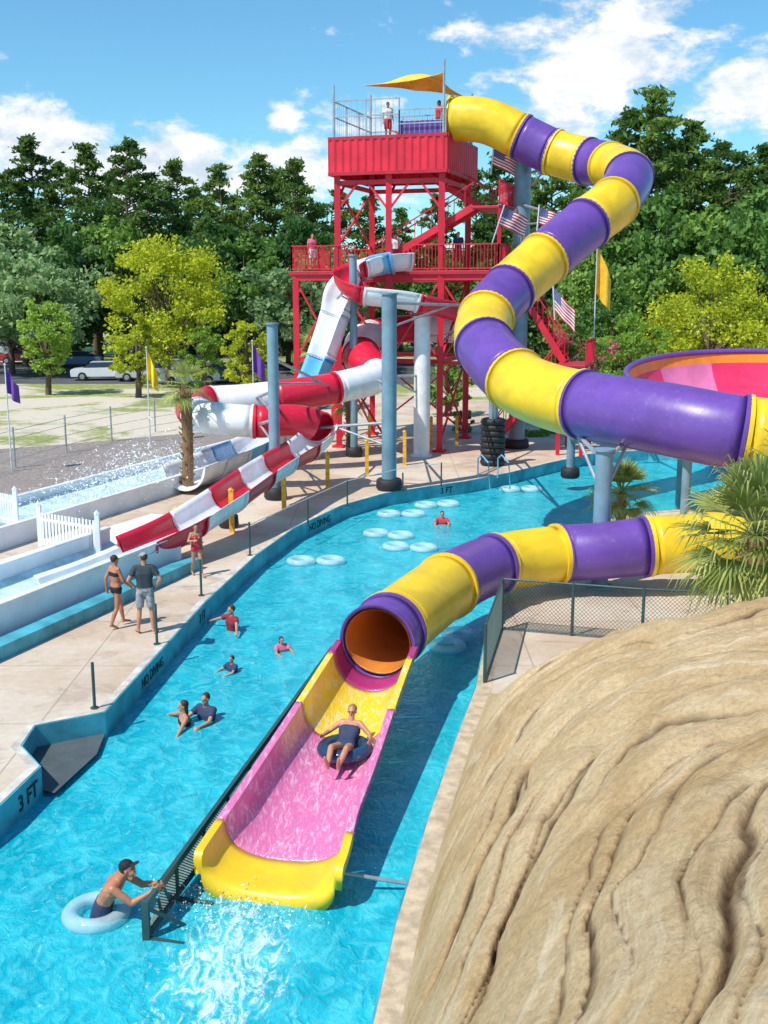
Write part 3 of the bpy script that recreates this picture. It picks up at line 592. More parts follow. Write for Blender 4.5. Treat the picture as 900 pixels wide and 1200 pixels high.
for i,(u,v,a) in enumerate([(610,573,.1),(512,591,.3),(470,602,.05),(455,626,-.4),(370,657,.05),(480,641,-.2),(531,750,1.2)]):
    p=on(u,v,0.08); mb=MB()
    for sg in(-1,1): mb.torus(p+V((sg*.44*math.cos(a),sg*.44*math.sin(a),0)),.32,.12,28,10,zs=.85)
    lab=['farthest up the river beyond the others','near the far bank just above the cluster','upper of the cluster left of the far swimmer','middle of the cluster in the river bend','floating near the left bank above the wading swimmer','lowest of the cluster in the river bend','in the shaded water right of the tube mouth'][i]
    tag(mb.build('double_swim_ring',M['tubeclear'],origin=p,smooth=60),'clear two seat swim ring '+lab,'swim ring','clear double rings on the river')
# ---------------------------------------------------------------- bowl
bc=V((14.0,37,0)); bo=thing('bowl_slide',bc+V((0,0,5)),'large round bowl slide with pink and orange inside and purple rim','bowl slide')
prof=[(5.7,5.0),(5.6,4.62),(5.40,4.2),(5.0,3.7),(4.2,3.1),(3.2,2.6),(1.2,2.2)]
mb=MB(); mb.lathe(bc,prof,96,mf=lambda i,k: 1 if (i==0 or (k//7)%5==2) else (2 if (k//7)%5==4 else 0)); mb.build('bowl_inside',[M['magenta'],M['orange'],M['pink']],bo,smooth=60)
mb=MB(); mb.lathe(bc,[(r+.1,z-.1) for r,z in prof],96,mf=lambda i,k: 0 if i<1 else 1); mb.build('bowl_shell',[M['purple'],M['yellow']],bo,smooth=60)
mb=MB(); mb.torus(bc+V((0,0,5.03)),5.75,.11,96,8); mb.build('rim',M['purple'],bo,smooth=60)
bo.rotation_euler=(R(6),0,0)
for k in range(6):
    t=k*math.pi/3+.3; q=bc+V((4.2*math.cos(t),4.2*math.sin(t),0)); mb=MB(); mb.tube([q+V((0,0,-.5)),q+V((0,0,2.6+.10*4.2*math.sin(t)))],.16,12); 
    tag(mb.build('bowl_support_post',M['steel'],smooth=40,origin=q),'blue grey post holding up the bowl slide from below','post','posts under the bowl slide')
# ---------------------------------------------------------------- red white serpentine slide
ser=[(478,300,51.0),(440,304,50.4),(408,318,49.8),(424,338,49.0),(480,346,49.0),(545,362,49.6),(574,374,51.5),(545,385,54.0),(470,386,54.2),(430,398,52.5),(424,420,50.0),(442,440,48.0),(400,453,46.3),(345,462,45.4),(285,469,45),(244,472,44.6),(225,480,43.1),(244,489,41.6),(300,494,41.2),(346,493,41.7),(374,501,42.0),(364,517,40.4),(335,534,38),(300,556,35),(258,585,32.3),(210,614,30.2),(160,637,28.6),(118,655,27.3),(70,672,25.8)]
path2=Path([at(*p) for p in ser],[.64]*9+[.82]*2+[.70]+[.64]*5+[.60]*4+[.60]*5+[.62,.66,.72])
sp0=path2.p[0]
s2=thing('flume_slide',V((sp0.x,sp0.y,.5)),'red and white striped flume slide zigzagging from the lower platform to the runout','water slide')
tot=path2.s[-1]; kq=path2.k2s(20); k6=path2.k2s(6); ke=path2.k2s(26)
cuts=[0]
def fill(a,b,st): 
    n=max(1,round((b-a)/st)); cuts.extend([a+(b-a)*(i+1)/n for i in range(n)])
fill(0,k6,2.5); fill(k6,kq,2.7); fill(kq,ke,2.3)
for k,(x,e) in enumerate(zip(cuts[:-1],cuts[1:])):
    op=e>kq+.01 or e<=k6+.01; odd=(len(cuts)-2-k)%2==0
    sect(path2,x,e,'flume_section',M['sred' if odd else 'swhite'],s2,closed=not op,half=100,fl=.045,n=22,solid=.03)
sect(path2,ke,tot,'flume_section',M['swhite'],s2,closed=False,half=80,fl=0,n=22,solid=.03)
ch=[(458,298,50.6),(425,306,50.6),(404,325,50.2),(392,358,49.8),(376,405,49.4),(358,450,49.0),(332,492,48.4),(302,514,46.8),(262,531,43.2),(215,548,40)]
path3=Path([at(*p) for p in ch],[.80]*10); s3=thing('speed_slide',V((path3.p[0].x,path3.p[0].y,.5)),'white and pale blue open speed chute dropping steeply left of the tower','water slide')
n=9
for i in range(n):
    sect(path3,path3.s[-1]*i/n,path3.s[-1]*(i+1)/n,'chute_section',M['swhite' if i%3 else 'sblue'],s3,closed=False,half=95,n=18,solid=.04)
# ---------------------------------------------------------------- runout lanes
def lane(name,A,B,wd,zf,zt,label,matw,matf):
    A=V((*A,0));B=V((*B,0)); e=(B-A).normalized(); n=V((-e.y,e.x,0))
    t=thing(name,V((A.x,A.y,.5)),label,'slide runout')
    for o0 in (0,wd):
        mb=MB(); c=n*o0; mb.add([A+c+V((0,0,.45)),B+c+V((0,0,.45)),B+c+V((0,0,zt)),A+c+V((0,0,zt))],[(0,1,2,3)]); mb.build('side_wall',matw,t,solid=.12,off=0)
        mb=MB(); mb.beam(A+c+V((0,0,zt+.03)),B+c+V((0,0,zt+.03)),.22,.07); mb.build('coping',M['swhite'],t,bevel=.02)
    mb=MB(); NN=40; vs=[]
    for i in range(NN+1):
        p=A.lerp(B,i/NN)
        for s_ in range(9):
            q=s_/8; vs.append(p+n*(.07+(wd-.14)*q)+V((0,0,zf+.25*abs(2*q-1)**3)))
    mb.add(vs,[(i*9+j,(i+1)*9+j,(i+1)*9+j+1,i*9+j+1) for i in range(NN) for j in range(8)]); mb.build('lane_floor',matf,t,smooth=50)
M['lanewater']=mat('lane_water',(.60,.80,.88),.08,var=.3,scale=1.5,bump=.8,bscale=6)
lane('runout_lane',(-10.2,17.5),(-5.65,29.5),2.3,.75,1.35,'white walled runout lane nearest the pool deck',M['lanewall'],M['lanewater'])
lane('runout_lane',(-15.6,20),(-3.9,50.5),2.9,.62,1.10,'far white runout lane with spray beside the gravel',M['lanewall'],M['lanewater'])
mb=MB(); A1,B1=V((-9.75,17.2,0)),V((-5.2,29.2,0)); 
mb.add([A1+V((0,0,.45)),B1+V((0,0,.45)),B1+V((0,0,.80)),A1+V((0,0,.80))],[(0,1,2,3)]); tag(mb.build('low_blue_curb',M['bwall'],solid=.45,off=0),kind='structure')
mb=MB(); A2,B2=V((-13.4,19,0)),V((-7.0,35,0)); mb.add([A2+V((-1.2,.4,.80)),A2+V((1.1,-.4,.80)),B2+V((.8,-.3,.80)),B2+V((-.6,.1,.80))],[(0,1,2,3)]); tag(mb.build('lane_apron',M['lanewall'],solid=.3,off=-1),kind='structure')
M['spray']=mat('spray',(.94,.97,1),.3,alpha=.85)
mb=MB(); sc=at(165,540,40.5); sc.z=.8
for i in range(7000):
    a=rng.normal(size=3)*np.array([.8,3.0,.42]); p=sc+V((a[0]+a[1]*.38,a[1],abs(a[2])*1.8*math.exp(-a[1]**2/30))); r=.010+.026*rng.random(); q=rng.normal(size=(2,3))*r*1.5
    mb.add([p,p+V(q[0]),p+V(q[1])],[(0,1,2)])
tag(mb.build('water_spray',M['spray']),'white spray thrown up in the far runout lane','water spray',kind='stuff')
mb=MB(); sc=tr(1,-.3)+dirv*.35; sc.z=0
for i in range(1100):
    a=rng.normal(size=3)*np.array([.45,.25,.10]); p=sc+side*a[0]*1.3+dirv*a[1]+V((0,0,abs(a[2]))); r=.004+.010*rng.random(); q=rng.normal(size=(2,3))*r*1.5
    mb.add([p,p+V(q[0]),p+V(q[1])],[(0,1,2)])
tag(mb.build('water_spray',M['spray']),'white droplets splashing at the end of the yellow chute','water spray',kind='stuff')
for (u0,u1,v,lab) in((48,116,652,'white picket gate between the two runout lanes'),(-30,20,618,'white picket gate at the left edge of the picture')):
    p=on(u0,v-12,.80); q=on(u1,v,.80); g=thing('picket_gate',p,lab,'gate'); L_=(q-p).length; n=int(L_/.13)
    mb=MB()
    for z in(.2,.8): mb.beam(p+V((0,0,z)),q+V((0,0,z)),.04,.08)
    for e in(p,q): mb.beam(e,e+V((0,0,1.2)),.12); mb.lathe(e+V((0,0,1.2)),[(.09,0),(0,.1)],4)
    mb.build('gate_frame',M['wpaint'],g)
    mb=MB()
    for i in range(1,n): c=p.lerp(q,i/n); mb.beam(c+V((0,-.03,.05)),c+V((0,-.03,1.0)),.06,.02)
    mb.build('pickets',M['wpaint'],g)
# ---------------------------------------------------------------- tower
tw=thing('slide_tower',V((N0.x,N0.y,.5)),'tall red steel slide tower with corrugated top box, stairs and platforms','tower')
for a,b,z in [(a,b,14.45) for a,b in((0,0),(0,5),(2.8,0),(5.6,0),(5.6,5))]+[(a,b,8.7) for a in(-2.9,7.3) for b in(0,5)]:
    mb=MB(); mb.beam(T(a,b,.45),T(a,b,z),.28); mb.box(T(a,b,.55),(.55,.55,.12),-th); mb.build('column',M['red'],tw)
def slab(name,a0,a1,b0,b1,z0,z1,m):
    mb=MB(); vs=[T(a,b,z) for a in(a0,a1) for b in(b0,b1) for z in(z0,z1)]
    mb.add(vs,[(0,1,3,2),(4,6,7,5),(0,4,5,1),(2,3,7,6),(0,2,6,4),(1,5,7,3)]); return mb.build(name,m,tw,bevel=.02)
slab('top_deck',-.2,5.8,-.2,5.2,14.35,14.5,M['red2']); slab('lower_deck',-3.1,7.5,-.2,5.2,8.62,8.8,M['red2']); slab('stair_landing',-2.9,-1.5,.2,4,11.5,11.62,M['red2'])
slab('stair_landing',-7.4,-6.0,.6,3.6,4.5,4.62,M['red2'])
mb=MB()
def corr(p,q,z0,z1):
    n=int((q-p).length/.09); d=(q-p).normalized(); nn=V((d.y,-d.x,0)); vs=[]
    for i in range(n+1):
        c=p.lerp(q,i/n)+nn*(.045 if (i//2)%2 else 0); vs+=[V((c.x,c.y,z0)),V((c.x,c.y,z1))]
    mb.add(vs,[(2*i,2*i+2,2*i+3,2*i+1) for i in range(n)])
c4=[T(5.9,-.3,0),T(-.35,-.3,0),T(-.35,5.3,0),T(5.9,5.3,0)]
for i in range(4): corr(c4[i],c4[(i+1)%4],13.15,14.62)
mb.build('corrugated_skirt',M['red'],tw,solid=.03)
mb=MB()
for i in range(4):
    for z,w in((13.12,.14),(14.66,.12)): mb.beam(c4[i]+V((0,0,z)),c4[(i+1)%4]+V((0,0,z)),w,.14)
mb.build('edge_beam',M['red2'],tw)
mb=MB()
for z in(12.75,8.4,4.7):
    for b in(0,5): mb.beam(T(0,b,z),T(5.6,b,z),.13,.2)
    for a in(0,5.6): mb.beam(T(a,0,z+.02),T(a,5,z+.02),.13,.2)
for b in(0,5): mb.beam(T(-2.9,b,8.5),T(7.3,b,8.5),.18,.26)
for a in(-2.9,7.3): mb.beam(T(a,0,8.5),T(a,5,8.5),.18,.26); mb.beam(T(a,0,4.65),T(a,5,4.65),.12,.16)
for b in(0,5): mb.beam(T(-2.9,b,4.65),T(0,b,4.65),.12,.16); mb.beam(T(5.6,b,4.65),T(7.3,b,4.65),.12,.16)
mb.build('floor_beams',M['red'],tw)
mb=MB()
def xb(a0,a1,b0,b1,z0,z1,w=.08): mb.beam(T(a0,b0,z0),T(a1,b1,z1),w); mb.beam(T(a0,b0,z1),T(a1,b1,z0),w)
for z0,z1 in((.8,4.7),(4.7,8.4)):
    xb(2.8,5.6,-.03,-.03,z0,z1); xb(0,5.6,5,5,z0,z1)
    for a in(0,5.6): xb(a,a,0,5,z0,z1)
xb(0,2.8,-.03,-.03,4.7,8.4); xb(5.6,7.3,0,0,4.65,8.4); xb(-2.9,0,0,0,4.65,8.4)
for a in(0,2.8,5.6): 
    for s_ in(-1,1):
        if 0<=a+s_*1.1<=5.6: mb.beam(T(a,-.02,11.5),T(a+s_*1.1,-.02,12.7),.09)
    mb.beam(T(a,0,12.0),T(a,1.0,12.75),.09)
xb(5.6,5.6,0,5,9.9,12.7)
mb.build('cross_bracing',M['red'],tw)
def stairs(a0,z0,a1,z1,b,w=1.1):
    mb=MB(); n=int((z1-z0)/.2)
    for s_ in(0,w): mb.beam(T(a0,b+s_,z0),T(a1,b+s_,z1),.07,.3); mb.beam(T(a0,b+s_,z0+1.05),T(a1,b+s_,z1+1.05),.05); 
    for s_ in(0,w):
        for i in range(0,n,2): t=i/n; p=T(a0+(a1-a0)*t,b+s_,z0+(z1-z0)*t); mb.beam(p,p+V((0,0,1.05)),.035)
    for i in range(n):
        t=(i+.5)/n; mb.beam(T(a0+(a1-a0)*t,b,z0+(z1-z0)*t),T(a0+(a1-a0)*t,b+w,z0+(z1-z0)*t),.26,.05)
    mb.build('stair_flight',M['red'],tw)
stairs(4.2,8.8,-1.5,11.6,.5); stairs(-1.5,11.6,3.8,14.4,2.6); stairs(-2.2,.5,-6.0,4.6,.8); stairs(-6.0,4.6,-2.9,8.8,2.4)
for a,b in((-2.9,.3),(-2.9,3.9),(-7.3,.7),(-7.3,3.5),(-6.1,.7),(-6.1,3.5)):
    mb=MB(); mb.beam(T(a,b,.45 if a<-6 else 8.8),T(a,b,4.5 if a<-6 else 11.5),.16); mb.build('column',M['red'],tw)
def railing(P,z,h,m,name,sp=.16,pick=.028,post=.06,rails=(1,)):
    mb=MB()
    for p,q in zip(P[:-1],P[1:]):
        p=V((p.x,p.y,z));q=V((q.x,q.y,z)); L_=(q-p).length; n=max(1,int(L_/1.5))
        for i in range(n+1): c=p.lerp(q,i/n); mb.beam(c,c+V((0,0,h)),post)
        for f in rails+(.08,): mb.beam(p+V((0,0,h*f)),q+V((0,0,h*f)),.05)
        if sp:
            n=int(L_/sp)
            for i in range(n): c=p.lerp(q,i/n); mb.beam(c+V((0,0,.08*h)),c+V((0,0,h)),pick)
    return mb.build(name,m,tw)
railing([T(2.2,-.15,0),T(5.7,-.15,0)],14.6,1.7,M['galv'],'top_railing',.26,.016,.06,(1,.6))
railing([T(5.7,-.15,0),T(5.7,5.1,0),T(0,5.1,0)],14.6,1.7,M['galv'],'top_railing',.26,.016,.06,(1,.6))
railing([T(-.2,-.15,0),T(2.2,-.15,0)],14.6,1.2,M['galv'],'top_railing',.22,.016,.06,(1,.5))
for a,b,z in((5.7,-.15,17.0),(5.7,5.1,17.4),(-.1,-.15,17.8),(-.1,5.1,17.2)):
    mb=MB(); mb.tube([T(a,b,14.5),T(a,b,z)],.055,8); mb.build('sail_post',M['galv'],tw,smooth=40)
slab('purple_entry_panel',-.1,2.2,-.02,.06,14.62,15.35,M['purple'])
railing([T(-3,-.15,0),T(1.7,-.15,0)],8.8,1.15,M['red'],'lower_railing'); railing([T(4.6,-.15,0),T(7.4,-.15,0),T(7.4,5.1,0),T(-3,5.1,0),T(-3,3.7,0)],8.8,1.15,M['red'],'lower_railing')
railing([T(-3,-.15,0),T(-3,2.3,0)],8.8,1.15,M['red'],'lower_railing'); railing([T(-2.9,.2,0),T(-2.9,4,0),T(-1.6,4,0)],11.62,1.1,M['red'],'landing_railing')
railing([T(-7.4,.6,0),T(-7.4,3.6,0)],4.62,1.1,M['red'],'landing_railing')
mb=MB(); cn=[T(4.2,-.2,16.9),T(-.1,-.15,17.25),T(.2,4.8,17.0),T(3.0,4.6,17.4)]; n=14; vs=[]
for i in range(n+1):
    for j in range(n+1):
        u=i/n; v=j/n; c=cn[0].lerp(cn[1],u).lerp(cn[3].lerp(cn[2],u),v); ctr=(cn[0]+cn[1]+cn[2]+cn[3])/4
        pull=.28*(4*u*(1-u)*abs(2*v-1)**2+4*v*(1-v)*abs(2*u-1)**2); c=c.lerp(ctr,min(.5,pull)); vs.append(c+V((0,0,.5*math.sin(math.pi*u)*math.sin(math.pi*v))))
mb.add(vs,[(i*(n+1)+j,(i+1)*(n+1)+j,(i+1)*(n+1)+j+1,i*(n+1)+j+1) for i in range(n) for j in range(n)])
tag(mb.build('shade_sail',M['sail'],smooth=60,solid=.02),'yellow orange shade sail stretched over the top deck','shade sail')
# ---------------------------------------------------------------- poles
def pole(u,vb,vt,w,label,m='steel',z0=.5,pad=2,arms=()):
    p=on(u,vb,z0); q=at(u,vt,p.y); 
    t=thing('support_pole',p,label,'pole'); mb=MB(); top=V((p.x,p.y,q.z)); mb.tube([p,top],w/2,20); mb.tube([top,top+V((0,0,.05))],w/2+.06,20); mb.tube([p,p+V((0,0,.06))],w/2+.14,20)
    mb.build('shaft',M[m],t,smooth=40)
    if pad:
        mb=MB(); mb.lathe(p,[(w/2+.16,.02),(w/2+.22,.10),(w/2+.20,.22*pad-.05),(w/2+.14,.22*pad),(w/2-.01,.22*pad)],24); mb.build('base_pad',M['rubber'],t,smooth=50)
    for (av,(tu,tv,tY)) in arms:
        a=V((p.x,p.y,at(u,av,p.y).z)); b=at(tu,tv,tY); mb=MB(); mb.tube([a,b],.06,8); mb.tube([a+V((0,0,-.9)),a.lerp(b,.8)],.045,8); mb.build('arm',M['galv'],t,smooth=40)
    return t
pole(456,574,345,.56,'tall thick blue grey pole standing on the deck in front of the tower',arms=[(355,(545,358,48.8)),(452,(442,445,48)),(495,(376,501,42.4))])
pole(323,585,380,.40,'blue grey pole left of the tower carrying the striped flume',arms=[(458,(300,466,44.6)),(492,(300,498,41.0)),(420,(390,455,46))])
pole(415,535,300,.34,'slim blue pole beside the steep white chute',arms=[(330,(395,350,49.8))])
pole(494,534,372,.74,'fat white round pole under the red and white flume','swhite',pad=0,arms=[(395,(540,388,53)),(440,(442,442,48))])
pole(605,525,188,.78,'tall blue grey pole beside the top tube bends',arms=[(205,(648,195,50)),(240,(690,262,42))])
pole(577,545,455,.40,'short blue pole on a tall black tyre base under the tube bend',pad=0,arms=[(470,(575,420,35))])
pole(668,560,480,.34,'blue pole behind the river under the long purple section',arms=[(490,(640,470,30.6))])
pole(702,688,528,.44,'blue grey pole rising behind the lower tube to the long purple section',pad=0,arms=[(540,(668,500,29.6)),(540,(745,508,28))])
pole(268,618,585,.22,'low pole under the striped flume runout')
mb=MB(); p=on(577,545)
for i in range(8): mb.torus(p+V((0,0,.15+.25*i)),.40,.15,24,8)
tag(mb.build('tyre_stack',M['rubber'],smooth=60,origin=p),'tall stack of black tyres around the short pole','tyre stack')
# ---------------------------------------------------------------- flags
def pennant(u,vb,vt,Y,m,label,L_=.9,H_=1.1):
    p=on(u,vb,.46) if Y is None else at(u,vb,Y); top=at(u,vt,p.y); t=thing('flag_pole',p,label,'flag')
    mb=MB(); mb.tube([p,V((p.x,p.y,top.z))],[.04,.025],8); mb.lathe(V((p.x,p.y,top.z)),[(.05,0),(.05,.05),(0,.1)],8); mb.build('pole',M['rail'],t,smooth=40)
    mb=MB(); n=12; vs=[]
    for i in range(n+1):
        x=i/n; y=.14*math.sin(x*7); e=.10*L_*math.sin(x*9)
        for j in range(5):
            f=j/4; zt=top.z-.05-.75*H_*x; zb=top.z-.05-H_-.42*x*H_
            vs.append((p.x+x*L_*.55+e*f*.3,p.y+y*(1+.5*f),zt+(zb-zt)*f))
    mb.add(vs,[(5*i+j,5*i+5+j,5*i+6+j,5*i+1+j) for i in range(n) for j in range(4)]); mb.build('flag_cloth',M[m],t,smooth=60)
pennant(14,552,428,None,'flagp','purple pennant on a thin pole at the left edge of the gravel')
pennant(176,517,408,None,'flagy','yellow pennant on a thin pole at the edge of the sandy ground',.9,1.5)
pennant(298,500,400,None,'flagp','purple pennant on a thin pole by the small lime tree',1.2,1.6)
pennant(692,500,284,56,'flago','tall white pole with a long orange yellow flag right of the tower',1.4,2.4)
def usflag(base_,top,dx,dy,Lf,Hf,label,drop=.42):
    t=thing('national_flag',base_,label,'flag'); mb=MB(); mb.tube([base_,top],.03,8); mb.build('pole',M['rail'],t,smooth=40)
    d=V((dx,dy,0)).normalized(); nr=V((-d.y,d.x,0)); nxx,nyy=26,13; up_=(top-base_).normalized(); mb=MB()
    def P(x,y,o=0): return top-up_*(.08+y*Hf)+d*(x*Lf)+V((0,0,-drop*x*Lf))+nr*(.12*Lf*math.sin(x*8+y*1.5)*x+o)
    vs=[P(i/nxx,j/nyy) for i in range(nxx+1) for j in range(nyy+1)]; mb.v+=[tuple(v) for v in vs]
    for i in range(nxx):
        for j in range(nyy):
            mb.f.append((i*14+j,(i+1)*14+j,(i+1)*14+j+1,i*14+j+1)); mb.m.append(2 if (i<10 and j<7) else (0 if j%2==0 else 1))
    for r in range(9):
        for c in range(6 if r%2==0 else 5):
            cx=(c+.5+(0 if r%2==0 else .5))*10/26/6; cy=(r+.75)*7/13/9.5
            for o in(-.012,.012):
                vv=[P(cx+math.cos(k*math.pi/5)*(.014 if k%2 else .006),cy+math.sin(k*math.pi/5)*(.026 if k%2 else .011),o) for k in range(10)]; mb.add(vv,[tuple(range(10))],1)
    mb.build('flag_cloth',[M['flagr'],M['flagw'],M['flagb']],t,smooth=60)
q=T(-2.6,0,9.9); usflag(q,q+V((.5,-.4,1.7)),1,.2,1.2,.8,'striped flag with stars low on the tower rail right of the columns')
q=at(575,205,52); usflag(q,q+V((.1,-.3,1.3)),1,.2,1.4,.8,'striped flag with stars just under the first tube bend')
q=at(628,285,46); usflag(q,at(632,240,46),1,.1,1.0,.65,'striped flag with stars right of the tall blue pole',.3)
q=at(650,375,45); usflag(q,at(648,333,45),.5,-.3,.9,.95,'striped flag with stars hanging below the tube right of the stairs',1.0)
# ---------------------------------------------------------------- fences
fpst=[(18,548),(78,530),(131,517),(182,506),(235,497),(290,490)]
wf=thing('wire_fence',on(18,548,.46),'low wire fence between the gravel and the sandy ground','fence'); mb=MB()
P_=[on(u,v,.46) for u,v in fpst]; P_=[P_[0]*2-P_[1]]+P_
for p,q in zip(P_[:-1],P_[1:]):
    for z in(.35,.8,1.25,1.6): mb.tube([p+V((0,0,z)),q+V((0,0,z))],.012,4)
mb.build('wires',M['galv'],wf)
for p in P_: mb=MB(); mb.tube([p,p+V((0,0,1.75))],.045,8); mb.build('post',M['galv'],wf)
cf=thing('chain_link_fence',on(590,738),'chain link fence around the concrete corner beside the rock','fence')
C=[on(568,800),on(588,738),on(670,745),on(752,752),on(850,757)]
for p in C: mb=MB(); mb.tube([p,p+V((0,0,1.2))],.035,8); mb.build('post',M['dsteel'],cf,smooth=40)
mb=MB()
for p,q in zip(C[:-1],C[1:]): 
    for z in (1.18,.05): mb.tube([p+V((0,0,z)),q+V((0,0,z))],.022,6)
mb.build('rail',M['dsteel'],cf)
mb=MB()
for p,q in zip(C[:-1],C[1:]):
    L_=(q-p).length; d=(q-p).normalized(); H_=1.12; x=-H_
    while x<L_:
        for sg in(1,-1):
            xa,xb_=x,x+H_; za,zb=(.05,H_+.05)
            if xa<0: za+=-xa; xa=0
            if xb_>L_: zb-=xb_-L_; xb_=L_
            if sg>0: mb.beam(p+d*xa+V((0,0,za)),p+d*xb_+V((0,0,zb)),.007)
            else: mb.beam(p+d*xa+V((0,0,H_+.1-za)),p+d*xb_+V((0,0,H_+.1-zb)),.007)
        x+=.09
mb.build('wire_mesh',M['dsteel'],cf)
mb=MB(); p=on(560,560); 
for dx in(0,.8): q=p+V((dx,0,0)); mb.tube([q,q+V((0,0,.8)),q+V((.1,-.4,1.0)),q+V((.3,-1.2,.8)),q+V((.35,-1.4,-.2))],.03,8)
tag(mb.build('handrail',M['sblue'],smooth=50,origin=p),'pair of curved blue pool handrails on the far bank','handrail')
# ---------------------------------------------------------------- vegetation
def leaves(name,cent,size,m,parent,asp=.32):
    n=len(cent); a=rng.normal(size=(n,3)); 
    a/=np.linalg.norm(a,axis=1)[:,None]; b=np.cross(a,rng.normal(size=(n,3))); b/=np.linalg.norm(b,axis=1)[:,None]
    s=size*(.6+.8*rng.random(n))[:,None]; vs=np.empty((n,4,3)); vs[:,0]=cent-a*s*.5; vs[:,1]=cent+b*s*asp; vs[:,2]=cent+a*s*.5; vs[:,3]=cent-b*s*asp
    me=bpy.data.meshes.new(name); me.vertices.add(n*4); me.vertices.foreach_set('co',vs.ravel()); me.loops.add(n*4); me.loops.foreach_set('vertex_index',np.arange(n*4,dtype=np.int32))
    me.polygons.add(n); me.polygons.foreach_set('loop_start',np.arange(n,dtype=np.int32)*4); me.update(calc_edges=True); me.materials.append(m)
    o=bpy.data.objects.new(name,me); col.objects.link(o)
    if parent: o.parent=parent
    return o
def cluster(c,r,n):
    d=rng.normal(size=(n,3)); d/=np.linalg.norm(d,axis=1)[:,None]; rad=rng.random(n)**.5*(1+.35*rng.normal(size=n)**2*.4)
    return np.array(c)+d*rad[:,None]*np.array(r)
def pine(seed,H=20,wide=3.4,lo=.30,m='pine'):
    global rng; rng=np.random.default_rng(seed); t=thing('pine_tree',(0,0,0),'x','tree'); mb=MB()
    bx,by=rng.normal()*.4,rng.normal()*.4; tp=lambda z:V((bx*math.sin(z/H*3),by*math.sin(z/H*2.5),z))
    mb.tube([tp(z) for z in np.linspace(0,H*.97,9)],[.30-.27*i/8 for i in range(9)],8); C_=[]; N=58
    for i in range(N):
        f=lo+(1-lo)*((i+rng.random())/N); z=f*H; g=(f-lo)/(1-lo); rad=wide*(.5+.6*math.sin(min(1,g*1.7+.12)*math.pi*.55))*(1-g**1.9*.92)*(.25+.95*rng.random()); a=rng.random()*6.28
        e=V((math.cos(a)*rad,math.sin(a)*rad,z+rad*.22)); mb.tube([tp(z-.4),tp(z).lerp(e,.9)],[.08,.025],4,caps=False)
        s_=(.50+.60*rng.random())*(1.2-.55*g); C_.append(cluster(e,(s_*1.25,s_*1.25,s_*.48),76))
        if rad>1.4: C_.append(cluster(tp(z).lerp(e,.55),(s_*.9,s_*.9,s_*.4),32))
    C_.append(cluster(tp(H*.985),(.35,.35,.55),40))
    mb.build('trunk',M['bark'],t,smooth=60); leaves('crown',np.concatenate(C_),.50,M[m],t,.20); return t
def broad(seed,H=10,W=4.5,m='mid',n=75,ls=.34,lo=.22,name='broadleaf_tree',per=95):
    global rng; rng=np.random.default_rng(seed); t=thing(name,(0,0,0),'x','tree' if name!='flowering_bush' else 'bush'); mb=MB(); mb.tube([(0,0,0),(.1,0,H*.25),(0,.1,H*.6),(0,0,H*.85)],[.24,.18,.11,.03],8); C_=[]
    for i in range(n):
        d=rng.normal(size=3); d/=np.linalg.norm(d); k=.45+.55*rng.random()**.6; k*=(1+.38*noise.noise(V(d)*2.4+V((seed,0,0))))
        c=V((d[0]*W*k,d[1]*W*k,H*(lo+1)/2+d[2]*H*(1-lo)/2*k)); w=1-.35*max(0,(c.z/H-.6)); c.x*=w;c.y*=w
        if i%3==0: mb.tube([(0,0,max(H*.18,c.z*.5)),c*.9],[.07,.02],4,caps=False)
        s_=W*(.11+.13*rng.random()); C_.append(cluster(c,(s_,s_,s_*.7),per))
    mb.build('trunk',M['bark'],t,smooth=60); leaves('crown',np.concatenate(C_),ls,M[m],t); return t
pines=[pine(1),pine(2,20,2.6,.38),pine(3,20,3.9,.25),pine(4,20,2.3,.3),pine(5,20,3.2,.45)]
brds=[broad(11,m='dark',ls=.42,n=85),broad(12,10,5,'grey',ls=.40,n=90),broad(13,10,4.2,'mid',ls=.42,n=85)]
used=set()
def place(protos,k,u,vt,Y,label,group=None,wide=1.0,H0=20):
    top=at(u,vt,Y); h=top.z-.44; pr=protos[k%len(protos)]; s=h/H0
    loc=V((top.x,top.y,.44)); sc=(s*wide,s*wide,s); rz=random.random()*6.28
    if pr.name in used: return dup(pr,loc,rz,sc,label,group)
    used.add(pr.name); pr.location=loc; pr.rotation_euler=(0,0,rz); pr.scale=sc; pr['label']=label
    if group: pr['group']=group
    return pr
PL=[(-25,190,125),(5,205,130),(33,162,125),(70,192,132),(100,170,122),(128,205,135),(150,165,120),(178,212,130),(204,190,125),(228,220,138),(254,196,124),(275,230,135),(302,182,122),(325,200,126),(346,188,120),(372,240,130),(398,225,128),(432,232,135),(470,245,130),(512,230,130),(556,200,125),(585,182,118),(618,210,120),(650,186,112),(680,206,118),(705,182,110),(738,130,98),(772,106,95),(812,146,96),(845,168,100),(870,182,95),(897,172,92),(930,165,90),(755,170,104),(795,165,106)]
random.seed(3)
for i,(u,v,Y) in enumerate(PL):
    g='left' if u<380 else ('behind' if u<600 else 'right'); lab={'left':'tall dark pine in the forest row left of the tower','behind':'tall dark pine in the forest seen behind the tower','right':'tall dark pine in the forest row right of the tower'}[g]
    if i==27: lab='tallest dark pine of all, breaking the skyline right of the tube bends'
    o=place(pines,i*3+i//4,u,v,Y,lab,None if i==27 else 'pines '+g+' tower',wide=1.08)
    if i==27 and 'group' in o: del o['group']
ML=[(20,265,110,1),(62,270,112,0),(110,258,115,2),(250,268,108,0),(285,276,105,2),(335,262,110,0),(365,295,100,1),(700,300,92,2),(732,262,95,0),(782,240,88,0),(858,246,85,2),(905,236,82,0),(640,300,100,2),(668,285,98,0),(5,295,100,1),(40,305,98,1),(600,290,105,0),(420,300,110,2),(520,310,108,0),(760,310,84,2),(720,345,80,0)]
